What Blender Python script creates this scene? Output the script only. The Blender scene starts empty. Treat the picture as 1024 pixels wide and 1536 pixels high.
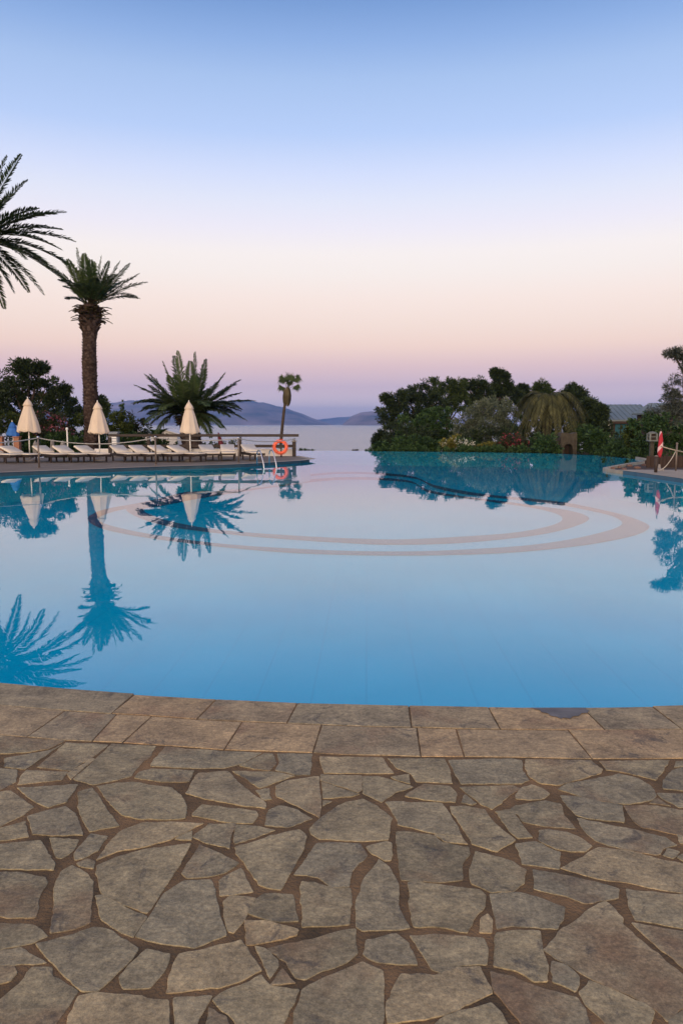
import bpy, math, random
import numpy as np
from mathutils import Vector, Matrix, noise as mn
R = math.radians
random.seed(7); rng = np.random.default_rng(7)
scn = bpy.context.scene
COL = scn.collection
F = 1109.0; PITCH = R(6.8); CAMZ = 1.6
WATER = -0.02; SEA = -10.0; DECK = 0.09; FLOOR = -0.9

# ------------------------------------------------------------------ placing
def ray(px, py):
    a = (px-512)/F; b = (768-py)/F
    return Vector((a, math.cos(PITCH)+b*math.sin(PITCH), -math.sin(PITCH)+b*math.cos(PITCH)))
def P(px, py, z=0.0):
    d = ray(px, py); t = (z-CAMZ)/d.z
    return Vector((d.x*t, d.y*t, z))
def at(px, py, y):
    d = ray(px, py); t = y/d.y
    return Vector((d.x*t, y, CAMZ+d.z*t))
def project(v):
    dx, dy, dz = v[0], v[1], v[2]-CAMZ
    dep = dy*math.cos(PITCH)-dz*math.sin(PITCH)
    if dep < 0.2: return None
    return 512+F*dx/dep, 768-F*(dy*math.sin(PITCH)+dz*math.cos(PITCH))/dep

# ------------------------------------------------------------------ node materials
def new_mat(name):
    m = bpy.data.materials.new(name); m.use_nodes = True
    nt = m.node_tree; b = nt.nodes['Principled BSDF']
    return m, nt, b
def N(nt, t, **kw):
    n = nt.nodes.new(t)
    for k, v in kw.items():
        if k in n.inputs: n.inputs[k].default_value = v
        else: setattr(n, k, v)
    return n
def ramp(nt, stops, src=None, interp='LINEAR'):
    r = nt.nodes.new('ShaderNodeValToRGB'); e = r.color_ramp.elements; r.color_ramp.interpolation = interp
    while len(e) < len(stops): e.new(0.5)
    for i, (p, c) in enumerate(stops):
        e[i].position = p; e[i].color = (*c, 1) if len(c) == 3 else c
    if src is not None: nt.links.new(src, r.inputs[0])
    return r
def mix(nt, a, b, fac, mode='MIX'):
    m = nt.nodes.new('ShaderNodeMix'); m.data_type = 'RGBA'; m.blend_type = mode
    for idx, v in ((6, a), (7, b)):
        if isinstance(v, tuple): m.inputs[idx].default_value = (*v, 1)
        else: nt.links.new(v, m.inputs[idx])
    if isinstance(fac, float): m.inputs[0].default_value = fac
    else: nt.links.new(fac, m.inputs[0])
    return m.outputs[2]
def surf(name, c1, c2, scale=6, rough=0.7, bump=0.2, bscale=40, bdist=0.01, metal=0.0, stretch=(1,1,1), island=0.0, spec=0.5, trans=0.0):
    """two-tone noisy surface with bump, the workhorse for every built object"""
    m, nt, b = new_mat(name)
    tc = N(nt, 'ShaderNodeTexCoord'); mp = N(nt, 'ShaderNodeMapping'); mp.inputs['Scale'].default_value = stretch
    nt.links.new(tc.outputs['Object'], mp.inputs[0])
    n1 = N(nt, 'ShaderNodeTexNoise', Scale=scale, Detail=6.0, Roughness=0.6); nt.links.new(mp.outputs[0], n1.inputs['Vector'])
    fac = n1.outputs['Fac']
    if island > 0:
        g = N(nt, 'ShaderNodeNewGeometry')
        ad = N(nt, 'ShaderNodeMath', operation='MULTIPLY_ADD'); nt.links.new(g.outputs['Random Per Island'], ad.inputs[0])
        ad.inputs[1].default_value = island; 
        sb = N(nt, 'ShaderNodeMath', operation='SUBTRACT'); nt.links.new(fac, sb.inputs[0]); sb.inputs[1].default_value = island*0.5
        nt.links.new(sb.outputs[0], ad.inputs[2]); fac = ad.outputs[0]
    r = ramp(nt, [(0.3, c1), (0.7, c2)], fac)
    nt.links.new(r.outputs[0], b.inputs['Base Color'])
    b.inputs['Roughness'].default_value = rough; b.inputs['Metallic'].default_value = metal
    b.inputs['Specular IOR Level'].default_value = spec
    if bump > 0:
        n2 = N(nt, 'ShaderNodeTexNoise', Scale=bscale, Detail=5.0); nt.links.new(mp.outputs[0], n2.inputs['Vector'])
        bp = N(nt, 'ShaderNodeBump', Strength=bump, Distance=bdist); nt.links.new(n2.outputs['Fac'], bp.inputs['Height'])
        nt.links.new(bp.outputs[0], b.inputs['Normal'])
    if trans > 0:
        out = nt.nodes['Material Output']
        tr = N(nt, 'ShaderNodeBsdfTranslucent'); nt.links.new(r.outputs[0], tr.inputs[0])
        mx = N(nt, 'ShaderNodeMixShader', Fac=trans); nt.links.new(b.outputs[0], mx.inputs[1]); nt.links.new(tr.outputs[0], mx.inputs[2])
        nt.links.new(mx.outputs[0], out.inputs[0])
    return m

# ------------------------------------------------------------------ mesh builder
class MB:
    def __init__(s): s.v = []; s.f = []
    def add(s, vs, fs):
        o = len(s.v); s.v += [tuple(v) for v in vs]; s.f += [tuple(i+o for i in f) for f in fs]; return s
    def box(s, c, d, m=None, bev=0.0):
        x, y, z = d[0]/2, d[1]/2, d[2]/2
        M = Matrix.Translation(Vector(c)) @ (m.to_4x4() if m else Matrix())
        if bev <= 0:
            vs = [M @ Vector((i*x, j*y, k*z)) for i in (-1,1) for j in (-1,1) for k in (-1,1)]
            return s.add(vs, [(0,1,3,2),(4,6,7,5),(0,4,5,1),(2,3,7,6),(0,2,6,4),(1,5,7,3)])
        b = min(bev, x*.49, y*.49, z*.49)
        prof = []
        for (cx, cy, a0) in ((1,1,0),(-1,1,90),(-1,-1,180),(1,-1,270)):
            for a in (0, 45, 90):
                prof.append((cx*(x-b)+b*math.cos(R(a0+a)), cy*(y-b)+b*math.sin(R(a0+a))))
        n = len(prof); vs = []; fs = []
        for (zz, sc) in ((-z, b), (-z+b, 0), (z-b, 0), (z, b)):
            for (px, py) in prof:
                vs.append(M @ Vector((px*(1-sc/x), py*(1-sc/y), zz)))
        for k in range(3):
            for i in range(n):
                fs.append((k*n+i, k*n+(i+1)%n, (k+1)*n+(i+1)%n, (k+1)*n+i))
        fs.append(tuple(range(n))[::-1]); fs.append(tuple(3*n+i for i in range(n)))
        return s.add(vs, fs)
    def tube(s, pts, rad, n=8, cap=True, flat=None):
        pts = [Vector(p) for p in pts]
        if not hasattr(rad, '__len__'): rad = [rad]*len(pts)
        vs = []; fs = []; prev = None
        for i, p in enumerate(pts):
            t = (pts[min(i+1, len(pts)-1)]-pts[max(i-1, 0)]).normalized()
            if prev is None: u = t.orthogonal().normalized()
            else: u = (prev - t*prev.dot(t)).normalized()
            prev = u; w = t.cross(u)
            for k in range(n):
                a = 2*math.pi*k/n; vs.append(p+(u*math.cos(a)+w*math.sin(a))*rad[i])
        for i in range(len(pts)-1):
            for k in range(n):
                fs.append((i*n+k, i*n+(k+1)%n, (i+1)*n+(k+1)%n, (i+1)*n+k))
        if cap: fs.append(tuple(range(n))[::-1]); fs.append(tuple((len(pts)-1)*n+k for k in range(n)))
        return s.add(vs, fs)
    def lathe(s, prof, n=16, mod=None, c=(0,0,0)):
        vs = []; fs = []
        for i, (r, z) in enumerate(prof):
            for k in range(n):
                a = 2*math.pi*k/n; rr = r*(mod(a, i) if mod else 1)
                vs.append((c[0]+rr*math.cos(a), c[1]+rr*math.sin(a), c[2]+z))
        for i in range(len(prof)-1):
            for k in range(n):
                fs.append((i*n+k, i*n+(k+1)%n, (i+1)*n+(k+1)%n, (i+1)*n+k))
        fs.append(tuple(range(n))[::-1]); fs.append(tuple((len(prof)-1)*n+k for k in range(n)))
        return s.add(vs, fs)
    def prism(s, poly, z0, z1):
        n = len(poly); vs = [(p[0], p[1], z0) for p in poly]+[(p[0], p[1], z1) for p in poly]
        fs = [(i, (i+1)%n, n+(i+1)%n, n+i) for i in range(n)]
        return s.add(vs, fs+[tuple(range(n))[::-1], tuple(range(n, 2*n))])
    def strip(s, a, b):
        n = len(a); return s.add(list(a)+list(b), [(i, i+1, n+i+1, n+i) for i in range(n-1)])
    def quads(s, V):    # V (n,4,3)
        o = len(s.v); n = len(V); s.v += [tuple(x) for x in V.reshape(-1, 3).tolist()]
        s.f += [(o+4*i, o+4*i+1, o+4*i+2, o+4*i+3) for i in range(n)]; return s
    def build(s, name, mat, parent=None, smooth=False, loc=None):
        me = bpy.data.meshes.new(name); me.from_pydata(s.v, [], s.f); me.materials.append(mat)
        if smooth: me.polygons.foreach_set('use_smooth', [True]*len(me.polygons))
        me.update()
        o = bpy.data.objects.new(name, me); COL.objects.link(o)
        if parent: o.parent = parent
        if loc is not None: o.location = loc
        return o
def tag(o, label, cat, group=None, kind=None):
    if label: o['label'] = label
    if cat: o['category'] = cat
    if group: o['group'] = group
    if kind: o['kind'] = kind
    return o
def struct(o): o['kind'] = 'structure'; return o
def thing(name, label, cat, loc=(0,0,0), rz=0.0, group=None):
    o = bpy.data.objects.new(name, None); COL.objects.link(o); o.empty_display_size = 0.2
    o.location = loc; o.rotation_euler = (0, 0, rz)
    return tag(o, label, cat, group)
def copy_tree(o, parent=None):
    c = o.copy(); COL.objects.link(c); c.parent = parent
    for ch in list(o.children): copy_tree(ch, c)
    return c
def rotz(a): return Matrix.Rotation(a, 3, 'Z')
def rotx(a): return Matrix.Rotation(a, 3, 'X')
def roty(a): return Matrix.Rotation(a, 3, 'Y')

# ------------------------------------------------------------------ camera
cam = bpy.data.cameras.new('camera'); co = bpy.data.objects.new('camera', cam); COL.objects.link(co)
cam.sensor_fit = 'HORIZONTAL'; cam.sensor_width = 36; cam.lens = 36*F/1024
cam.clip_start = 0.05; cam.clip_end = 60000
co.location = (0, 0, CAMZ); co.rotation_euler = (R(90)-PITCH, 0, 0); scn.camera = co

# ------------------------------------------------------------------ world: dusk sky
SUN_EL, SUN_ROT = R(4.0), R(196)
w = bpy.data.worlds.new('World'); scn.world = w; w.use_nodes = True; nt = w.node_tree
bg = nt.nodes['Background']
sky = N(nt, 'ShaderNodeTexSky'); sky.sky_type = 'NISHITA'; sky.sun_disc = False
sky.sun_elevation = SUN_EL; sky.sun_rotation = SUN_ROT; sky.air_density = 1.0; sky.dust_density = 0.6; sky.ozone_density = 3.0
tc = N(nt, 'ShaderNodeTexCoord'); sp = N(nt, 'ShaderNodeSeparateXYZ'); nt.links.new(tc.outputs['Generated'], sp.inputs[0])
asn = N(nt, 'ShaderNodeMath', operation='ARCSINE'); nt.links.new(sp.outputs['Z'], asn.inputs[0])
dv = N(nt, 'ShaderNodeMath', operation='DIVIDE'); nt.links.new(asn.outputs[0], dv.inputs[0]); dv.inputs[1].default_value = R(90)
def lin(r, g, b): return tuple(((c/255)/12.92 if c/255 <= 0.04045 else ((c/255+0.055)/1.055)**2.4) for c in (r, g, b))
SKY = [(0.0, (1.0631, 0.7747, 0.7661)), (1.31, (1.208, 0.8803, 0.8706)), (2.82, (0.844, 0.5649, 0.6396)), (4.32, (0.9508, 0.5934, 0.5588)), (5.81, (1.0809, 0.7214, 0.5553)), (7.27, (1.0737, 0.7808, 0.6155)), (9.2, (1.074, 0.8318, 0.6868)), (11.09, (1.0403, 0.8811, 0.7664)), (12.48, (1.0317, 0.896, 0.8068)), (14.3, (0.9217, 0.8396, 0.8829)), (16.08, (0.8124, 0.8036, 0.9008)), (17.81, (0.6915, 0.7332, 0.9282)), (20.32, (0.4957, 0.6116, 0.8923)), (23.5, (0.3946, 0.5256, 0.8012)), (25.75, (0.2759, 0.4122, 0.7175)), (27.9, (0.1838, 0.3087, 0.6039)), (42.0, (0.13, 0.22, 0.53)), (90.0, (0.07, 0.135, 0.37))]
rp = ramp(nt, [(e/90.0, c) for e, c in SKY], dv.outputs[0], 'LINEAR')
# the after-glow on the side the sun went down (behind the photographer)
nm = N(nt, 'ShaderNodeVectorMath', operation='DOT_PRODUCT'); nt.links.new(tc.outputs['Generated'], nm.inputs[0])
nm.inputs[1].default_value = (math.sin(SUN_ROT), math.cos(SUN_ROT), 0.10)
gl = N(nt, 'ShaderNodeMapRange'); nt.links.new(nm.outputs['Value'], gl.inputs[0])
gl.inputs[1].default_value = 0.15; gl.inputs[2].default_value = 1.0; gl.inputs[3].default_value = 0; gl.inputs[4].default_value = 1
gp = N(nt, 'ShaderNodeMath', operation='POWER'); nt.links.new(gl.outputs[0], gp.inputs[0]); gp.inputs[1].default_value = 1.4
gc = mix(nt, (0,0,0), (2.5, 1.75, 0.95), gp.outputs[0])
a1 = mix(nt, rp.outputs[0], gc, 1.0, 'ADD')
ns = mix(nt, (0,0,0), sky.outputs[0], 1.0)
sc1 = N(nt, 'ShaderNodeVectorMath', operation='SCALE'); nt.links.new(ns, sc1.inputs[0]); sc1.inputs['Scale'].default_value = 0.05
a2 = mix(nt, a1, sc1.outputs[0], 1.0, 'ADD')
nt.links.new(a2, bg.inputs[0]); bg.inputs[1].default_value = 1.0
sun = bpy.data.lights.new('sun', 'SUN'); so = bpy.data.objects.new('sun', sun); COL.objects.link(so)
sun.energy = 0.8; sun.angle = R(12); sun.color = (1.0, 0.80, 0.62)
sd = Vector((math.sin(SUN_ROT)*math.cos(SUN_EL), math.cos(SUN_ROT)*math.cos(SUN_EL), math.sin(SUN_EL)))
so.rotation_euler = sd.to_track_quat('Z', 'Y').to_euler(); so.location = (0, -20, 30)
scn.view_settings.view_transform = 'Standard'; scn.view_settings.look = 'None'
scn.view_settings.exposure = 0; scn.view_settings.gamma = 1
scn.render.engine = 'CYCLES'
scn.cycles.max_bounces = 8; scn.cycles.transparent_max_bounces = 16
scn.cycles.use_denoising = True
scn.cycles.sample_clamp_indirect = 4

# ------------------------------------------------------------------ materials
M = {}
# stone slabs
def stone_mat(name, tones, ochre, bumpd=0.004):
    m, nt, b = new_mat(name)
    tc = N(nt, 'ShaderNodeTexCoord'); g = N(nt, 'ShaderNodeNewGeometry')
    off = N(nt, 'ShaderNodeVectorMath', operation='SCALE'); off.inputs[0].default_value = (13.1, 7.7, 3.3)
    nt.links.new(g.outputs['Random Per Island'], off.inputs['Scale'])
    av = N(nt, 'ShaderNodeVectorMath', operation='ADD'); nt.links.new(tc.outputs['Object'], av.inputs[0]); nt.links.new(off.outputs[0], av.inputs[1])
    vec = av.outputs[0]
    base = ramp(nt, [(0.0, tones[0]), (0.35, tones[1]), (0.7, tones[2]), (1.0, tones[3])], g.outputs['Random Per Island'])
    n1 = N(nt, 'ShaderNodeTexNoise', Scale=5.5, Detail=8.0, Roughness=0.68, Distortion=0.4); nt.links.new(vec, n1.inputs['Vector'])
    v1 = ramp(nt, [(0.30, (0.5,0.5,0.52)), (0.5, (1.0,1.0,1.0)), (0.70, (1.5,1.47,1.42))], n1.outputs['Fac'])
    c = mix(nt, base.outputs[0], v1.outputs[0], 0.85, 'MULTIPLY')
    n2 = N(nt, 'ShaderNodeTexNoise', Scale=2.6, Detail=4.0, Roughness=0.55); nt.links.new(vec, n2.inputs['Vector'])
    f2 = ramp(nt, [(0.56, (0,0,0)), (0.70, (0.8,0.8,0.8))], n2.outputs['Fac'])
    c = mix(nt, c, ochre, f2.outputs[0])
    n3 = N(nt, 'ShaderNodeTexNoise', Scale=6.0, Detail=11.0, Roughness=0.78, Distortion=1.0); nt.links.new(vec, n3.inputs['Vector'])
    f3 = ramp(nt, [(0.55, (0,0,0)), (0.64, (0.75,0.75,0.75))], n3.outputs['Fac'])
    c = mix(nt, c, (0.088,0.078,0.062), f3.outputs[0])
    mpf = N(nt, 'ShaderNodeMapping'); mpf.inputs['Scale'].default_value = (1, 1.7, 1); nt.links.new(vec, mpf.inputs[0])
    n5 = N(nt, 'ShaderNodeTexNoise', Scale=22.0, Detail=8.0, Roughness=0.8); nt.links.new(mpf.outputs[0], n5.inputs['Vector'])
    f5 = ramp(nt, [(0.3, (0.55,0.55,0.55)), (0.7, (1.42,1.42,1.42))], n5.outputs['Fac'])
    c = mix(nt, c, f5.outputs[0], 0.8, 'MULTIPLY')
    n7 = N(nt, 'ShaderNodeTexNoise', Scale=75.0, Detail=6.0, Roughness=0.85); nt.links.new(vec, n7.inputs['Vector'])
    f7 = ramp(nt, [(0.34, (0.50,0.50,0.50)), (0.5, (1.0,1.0,1.0)), (0.66, (1.65,1.62,1.55))], n7.outputs['Fac'])
    c = mix(nt, c, f7.outputs[0], 0.75, 'MULTIPLY')
    n6 = N(nt, 'ShaderNodeTexVoronoi', Scale=55.0); n6.feature = 'F1'; nt.links.new(vec, n6.inputs['Vector'])
    f6 = ramp(nt, [(0.08, (0.45,0.44,0.43)), (0.16, (1,1,1))], n6.outputs['Distance'])
    c = mix(nt, c, f6.outputs[0], 0.35, 'MULTIPLY')
    nt.links.new(c, b.inputs['Base Color']); b.inputs['Roughness'].default_value = 0.78
    b.inputs['Specular IOR Level'].default_value = 0.3
    n4 = N(nt, 'ShaderNodeTexNoise', Scale=26.0, Detail=9.0, Roughness=0.72); nt.links.new(vec, n4.inputs['Vector'])
    ad = N(nt, 'ShaderNodeMath', operation='MULTIPLY_ADD'); nt.links.new(n1.outputs['Fac'], ad.inputs[0]); ad.inputs[1].default_value = 2.5; nt.links.new(n4.outputs['Fac'], ad.inputs[2])
    bp = N(nt, 'ShaderNodeBump', Strength=0.9, Distance=bumpd); nt.links.new(ad.outputs[0], bp.inputs['Height'])
    nt.links.new(bp.outputs[0], b.inputs['Normal'])
    return m
M['slab'] = stone_mat('crazy_slab', [(0.252,0.208,0.118), (0.315,0.254,0.140), (0.262,0.222,0.134), (0.360,0.278,0.148)], (0.20,0.125,0.066))
M['coping'] = stone_mat('coping_slab', [(0.345,0.25,0.135), (0.27,0.225,0.135), (0.385,0.27,0.138), (0.295,0.24,0.138)], (0.25,0.155,0.085), 0.003)
M['mortar'] = surf('mortar', (0.080,0.058,0.034), (0.27,0.165,0.080), 4, 0.95, 1.0, 90, 0.008, spec=0.15)
M['soil'] = surf('soil', (0.035,0.028,0.020), (0.075,0.060,0.040), 0.8, 0.95, 0.6, 8, 0.05, spec=0.1)
M['deck_far'] = surf('deck_far', (0.12,0.095,0.068), (0.19,0.15,0.11), 1.5, 0.8, 0.3, 12, 0.01)
M['rim'] = surf('rim', (0.26,0.22,0.165), (0.36,0.31,0.24), 2.5, 0.7, 0.2, 14, 0.01)
M['white_wall'] = surf('white_wall', (0.66,0.62,0.58), (0.78,0.75,0.71), 2, 0.8, 0.15, 20, 0.01)
M['wood'] = surf('wood', (0.013,0.007,0.005), (0.028,0.015,0.011), 9, 0.55, 0.3, 30, 0.004, stretch=(1,1,4))
M['rail_wood'] = surf('rail_wood', (0.022,0.014,0.011), (0.045,0.029,0.022), 7, 0.7, 0.4, 30, 0.006, stretch=(.4,1,3))
M['cushion'] = surf('cushion', (0.58,0.52,0.42), (0.70,0.63,0.52), 5, 0.9, 0.3, 60, 0.004)
M['canvas'] = surf('canvas', (0.70,0.58,0.45), (0.80,0.68,0.54), 4, 0.9, 0.3, 45, 0.006, stretch=(1,1,.4), trans=0.25)
M['pole_white'] = surf('pole_white', (0.72,0.69,0.64), (0.80,0.78,0.73), 5, 0.5, 0.1)
M['steel'] = surf('steel', (0.55,0.55,0.56), (0.68,0.68,0.70), 9, 0.25, 0.05, metal=1.0)
M['post_metal'] = surf('post_metal', (0.14,0.11,0.09), (0.22,0.18,0.15), 9, 0.5, 0.2, metal=0.4)
M['rope'] = surf('rope', (0.30,0.28,0.25), (0.42,0.40,0.36), 30, 0.9, 0.5, 80, 0.004)
M['orange'] = surf('orange', (0.75,0.10,0.04), (0.85,0.14,0.06), 5, 0.45, 0.1)
M['white'] = surf('white', (0.75,0.75,0.74), (0.82,0.82,0.80), 5, 0.5, 0.1)
M['black'] = surf('black', (0.012,0.012,0.012), (0.025,0.022,0.02), 8, 0.6, 0.1)
M['blue_canvas'] = surf('blue_canvas', (0.02,0.10,0.38), (0.04,0.17,0.50), 5, 0.8, 0.2)
M['terracotta'] = surf('terracotta', (0.24,0.10,0.06), (0.34,0.16,0.10), 5, 0.85, 0.4, 20, 0.01)
M['maroon'] = surf('maroon', (0.10,0.012,0.018), (0.16,0.02,0.03), 5, 0.8, 0.2)
M['red'] = surf('red', (0.42,0.02,0.04), (0.55,0.035,0.06), 5, 0.8, 0.2)
M['stone_wall'] = surf('stone_wall', (0.022,0.019,0.013), (0.075,0.062,0.042), 5, 0.9, 0.8, 12, 0.03)
M['dark_wall'] = surf('dark_wall', (0.028,0.016,0.012), (0.055,0.032,0.024), 4, 0.85, 0.5, 15, 0.01, stretch=(1,1,.3))
M['metal_roof'] = surf('metal_roof', (0.115,0.15,0.16), (0.15,0.185,0.195), 1, 0.5, 0.2, 3, 0.01)
M['rock'] = surf('rock', (0.16,0.15,0.14), (0.30,0.28,0.27), 3, 0.9, 0.7, 9, 0.03)
M['glass_dark'] = surf('glass_dark', (0.03,0.11,0.15), (0.05,0.15,0.20), 1.2, 0.08, 0.0)
M['bark'] = surf('bark', (0.045,0.034,0.026), (0.10,0.078,0.06), 7, 0.95, 0.8, 18, 0.03, stretch=(1,1,.3), spec=0.1)
M['palm_bark'] = surf('palm_bark', (0.030,0.020,0.018), (0.095,0.068,0.058), 6, 0.95, 0.7, 25, 0.02, island=0.5, spec=0.1)
def leafm(name, a, b_, scale=1.3, isl=0.5, tr=0.18, rough=0.6): return surf(name, a, b_, scale, rough, 0.0, island=isl, trans=tr, spec=0.25)
M['pine'] = leafm('pine', (0.010,0.020,0.010), (0.042,0.065,0.022))
M['pine_light'] = leafm('pine_light', (0.018,0.036,0.012), (0.065,0.095,0.028))
M['bush'] = leafm('bush', (0.014,0.036,0.012), (0.055,0.105,0.030), 1.8)
M['hedge'] = leafm('hedge', (0.020,0.036,0.008), (0.085,0.110,0.022), 1.2)
M['olive'] = leafm('olive', (0.050,0.070,0.042), (0.14,0.165,0.11), 1.5)
M['tamarisk'] = leafm('tamarisk', (0.035,0.045,0.036), (0.090,0.100,0.080), 1.5)
M['oleander'] = leafm('oleander', (0.018,0.030,0.014), (0.055,0.060,0.026), 2)
M['pink'] = leafm('pink', (0.16,0.04,0.06), (0.34,0.11,0.14), 3, 0.6, 0.3)
M['redflower'] = leafm('redflower', (0.16,0.022,0.03), (0.32,0.06,0.07), 3, 0.6, 0.3)
M['whiteflower'] = leafm('whiteflower', (0.50,0.50,0.42), (0.70,0.70,0.60), 3, 0.6, 0.3)
M['yellow_leaf'] = leafm('yellow_leaf', (0.09,0.095,0.018), (0.19,0.17,0.035), 2)
M['frond'] = leafm('frond', (0.024,0.048,0.018), (0.090,0.125,0.046), 1.2, 0.4, 0.15, 0.5)
M['frond_brown'] = leafm('frond_brown', (0.045,0.034,0.016), (0.115,0.090,0.042), 1.2, 0.5, 0.15)
M['frond_olive'] = leafm('frond_olive', (0.030,0.036,0.014), (0.10,0.10,0.036), 1.5, 0.5, 0.2)
M['banana'] = leafm('banana', (0.030,0.065,0.012), (0.085,0.145,0.028), 2.5, 0.5, 0.25, 0.45)

# pool tiles: long thin joints every 0.6 m, a little mottling
def tile_mat(name, c1, c2, joint, sc=1.0):
    m, nt, b = new_mat(name)
    tc = N(nt, 'ShaderNodeTexCoord')
    n1 = N(nt, 'ShaderNodeTexNoise', Scale=0.5, Detail=5.0, Roughness=0.55); nt.links.new(tc.outputs['Object'], n1.inputs['Vector'])
    r = ramp(nt, [(0.3, c1), (0.7, c2)], n1.outputs['Fac'])
    mp = N(nt, 'ShaderNodeMapping'); mp.inputs['Rotation'].default_value = (0, 0, R(2)); nt.links.new(tc.outputs['Object'], mp.inputs[0])
    br = N(nt, 'ShaderNodeTexBrick', Scale=sc); br.offset = 0.0
    br.inputs['Mortar Size'].default_value = 0.006; br.inputs['Brick Width'].default_value = 0.5; br.inputs['Row Height'].default_value = 0.25
    br.inputs['Mortar Smooth'].default_value = 0.2
    nt.links.new(mp.outputs[0], br.inputs['Vector'])
    br2 = N(nt, 'ShaderNodeTexBrick', Scale=sc); br2.offset = 0.0
    br2.inputs['Mortar Size'].default_value = 0.010; br2.inputs['Brick Width'].default_value = 0.5; br2.inputs['Row Height'].default_value = 50
    nt.links.new(mp.outputs[0], br2.inputs['Vector'])
    f1 = N(nt, 'ShaderNodeMath', operation='MULTIPLY'); nt.links.new(br.outputs['Fac'], f1.inputs[0]); f1.inputs[1].default_value = 0.05
    c = mix(nt, r.outputs[0], joint, f1.outputs[0])
    f2 = N(nt, 'ShaderNodeMath', operation='MULTIPLY'); nt.links.new(br2.outputs['Fac'], f2.inputs[0]); f2.inputs[1].default_value = 0.10
    c = mix(nt, c, joint, f2.outputs[0])
    nt.links.new(c, b.inputs['Base Color']); b.inputs['Roughness'].default_value = 0.6; b.inputs['Specular IOR Level'].default_value = 0.0
    return m
M['pool_tile'] = tile_mat('pool_tile', (0.001,0.43,0.61), (0.002,0.50,0.69), (0.0,0.12,0.30))
M['ring_tile'] = surf('ring_tile', (0.030,0.10,0.19), (0.045,0.13,0.24), 3, 0.6, 0.0, spec=0)
M['wall_tile'] = surf('wall_tile', (0.018,0.07,0.115), (0.03,0.10,0.155), 2, 0.35, 0.1)
# still pool water: clear sheet, mirror by Fresnel
m, nt, b = new_mat('pool_water'); nt.nodes.remove(b); out = nt.nodes['Material Output']
fr = N(nt, 'ShaderNodeFresnel', IOR=1.42); ge = N(nt, 'ShaderNodeNewGeometry')
inv = N(nt, 'ShaderNodeMath', operation='SUBTRACT'); inv.inputs[0].default_value = 1.0; nt.links.new(ge.outputs['Backfacing'], inv.inputs[1])
mu = N(nt, 'ShaderNodeMath', operation='MULTIPLY'); nt.links.new(fr.outputs[0], mu.inputs[0]); nt.links.new(inv.outputs[0], mu.inputs[1])
tr = N(nt, 'ShaderNodeBsdfTransparent'); ab = ramp(nt, [(0.1, (0.96,0.98,0.99)), (0.5, (0.88,0.96,0.97)), (0.72, (0.36,0.78,0.84))], fr.outputs[0]); nt.links.new(ab.outputs[0], tr.inputs[0])
gs = N(nt, 'ShaderNodeBsdfGlossy', Roughness=0.0); gs.inputs['Color'].default_value = (1, 1, 1, 1)
tc = N(nt, 'ShaderNodeTexCoord')
n1 = N(nt, 'ShaderNodeTexNoise', Scale=0.9, Detail=3.0, Roughness=0.5); nt.links.new(tc.outputs['Object'], n1.inputs['Vector'])
bp = N(nt, 'ShaderNodeBump', Strength=0.35, Distance=0.005); nt.links.new(n1.outputs['Fac'], bp.inputs['Height']); nt.links.new(bp.outputs[0], gs.inputs['Normal'])
mx = N(nt, 'ShaderNodeMixShader'); nt.links.new(mu.outputs[0], mx.inputs[0]); nt.links.new(tr.outputs[0], mx.inputs[1]); nt.links.new(gs.outputs[0], mx.inputs[2])
nt.links.new(mx.outputs[0], out.inputs[0]); M['pool_water'] = m
# sea
m, nt, b = new_mat('sea_water'); b.inputs['Base Color'].default_value = (0.10,0.13,0.18,1); b.inputs['Roughness'].default_value = 0.26; b.inputs['IOR'].default_value = 1.6
tc = N(nt, 'ShaderNodeTexCoord'); mp = N(nt, 'ShaderNodeMapping'); mp.inputs['Scale'].default_value = (0.15,1,1); nt.links.new(tc.outputs['Object'], mp.inputs[0])
n1 = N(nt, 'ShaderNodeTexNoise', Scale=0.02, Detail=6.0, Roughness=0.6); nt.links.new(mp.outputs[0], n1.inputs['Vector'])
bp = N(nt, 'ShaderNodeBump', Strength=0.8, Distance=2.5); nt.links.new(n1.outputs['Fac'], bp.inputs['Height']); nt.links.new(bp.outputs[0], b.inputs['Normal'])
M['sea'] = m
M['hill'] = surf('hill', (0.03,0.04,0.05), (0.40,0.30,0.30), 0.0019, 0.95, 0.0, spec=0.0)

# ------------------------------------------------------------------ pool outline
CX, CY, RP = 1.148, 17.829, 13.779
arc = [(CX+RP*math.cos(R(a)), CY+RP*math.sin(R(a))) for a in np.linspace(180, 338, 90)]
right = [(13.9,15.0), (13.0,17.2), (11.3,19.2), (9.57,20.68), (9.36,23.41), (9.10,24.9), (9.17,25.99), (13.21,31.53), (13.8,34.6),
         (13.52,38.73), (11.85,41.43), (9.8,42.6), (7.35,43.45), (4.6,44.4), (1.95,45.0), (-1.92,45.0), (-2.9,45.0), (-2.9,37.0), (-2.2,35.1)]
leftedge = [(-1.4,32.39), (-1.75,31.2), (-2.5,30.1), (-3.87,28.27+0.1), (-5.1,27.5), (-6.23,26.9), (-7.5,26.0), (-8.64,25.07), (-9.8,24.25), (-10.82,23.35), (-11.75,22.2), (-12.35,20.7), (-12.62,19.3)]
POOL = arc+right+leftedge
def inside(x, y, poly=POOL):
    c = False; n = len(poly)
    for i in range(n):
        x1, y1 = poly[i]; x2, y2 = poly[(i+1)%n]
        if (y1 > y) != (y2 > y) and x < (x2-x1)*(y-y1)/(y2-y1)+x1: c = not c
    return c
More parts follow.
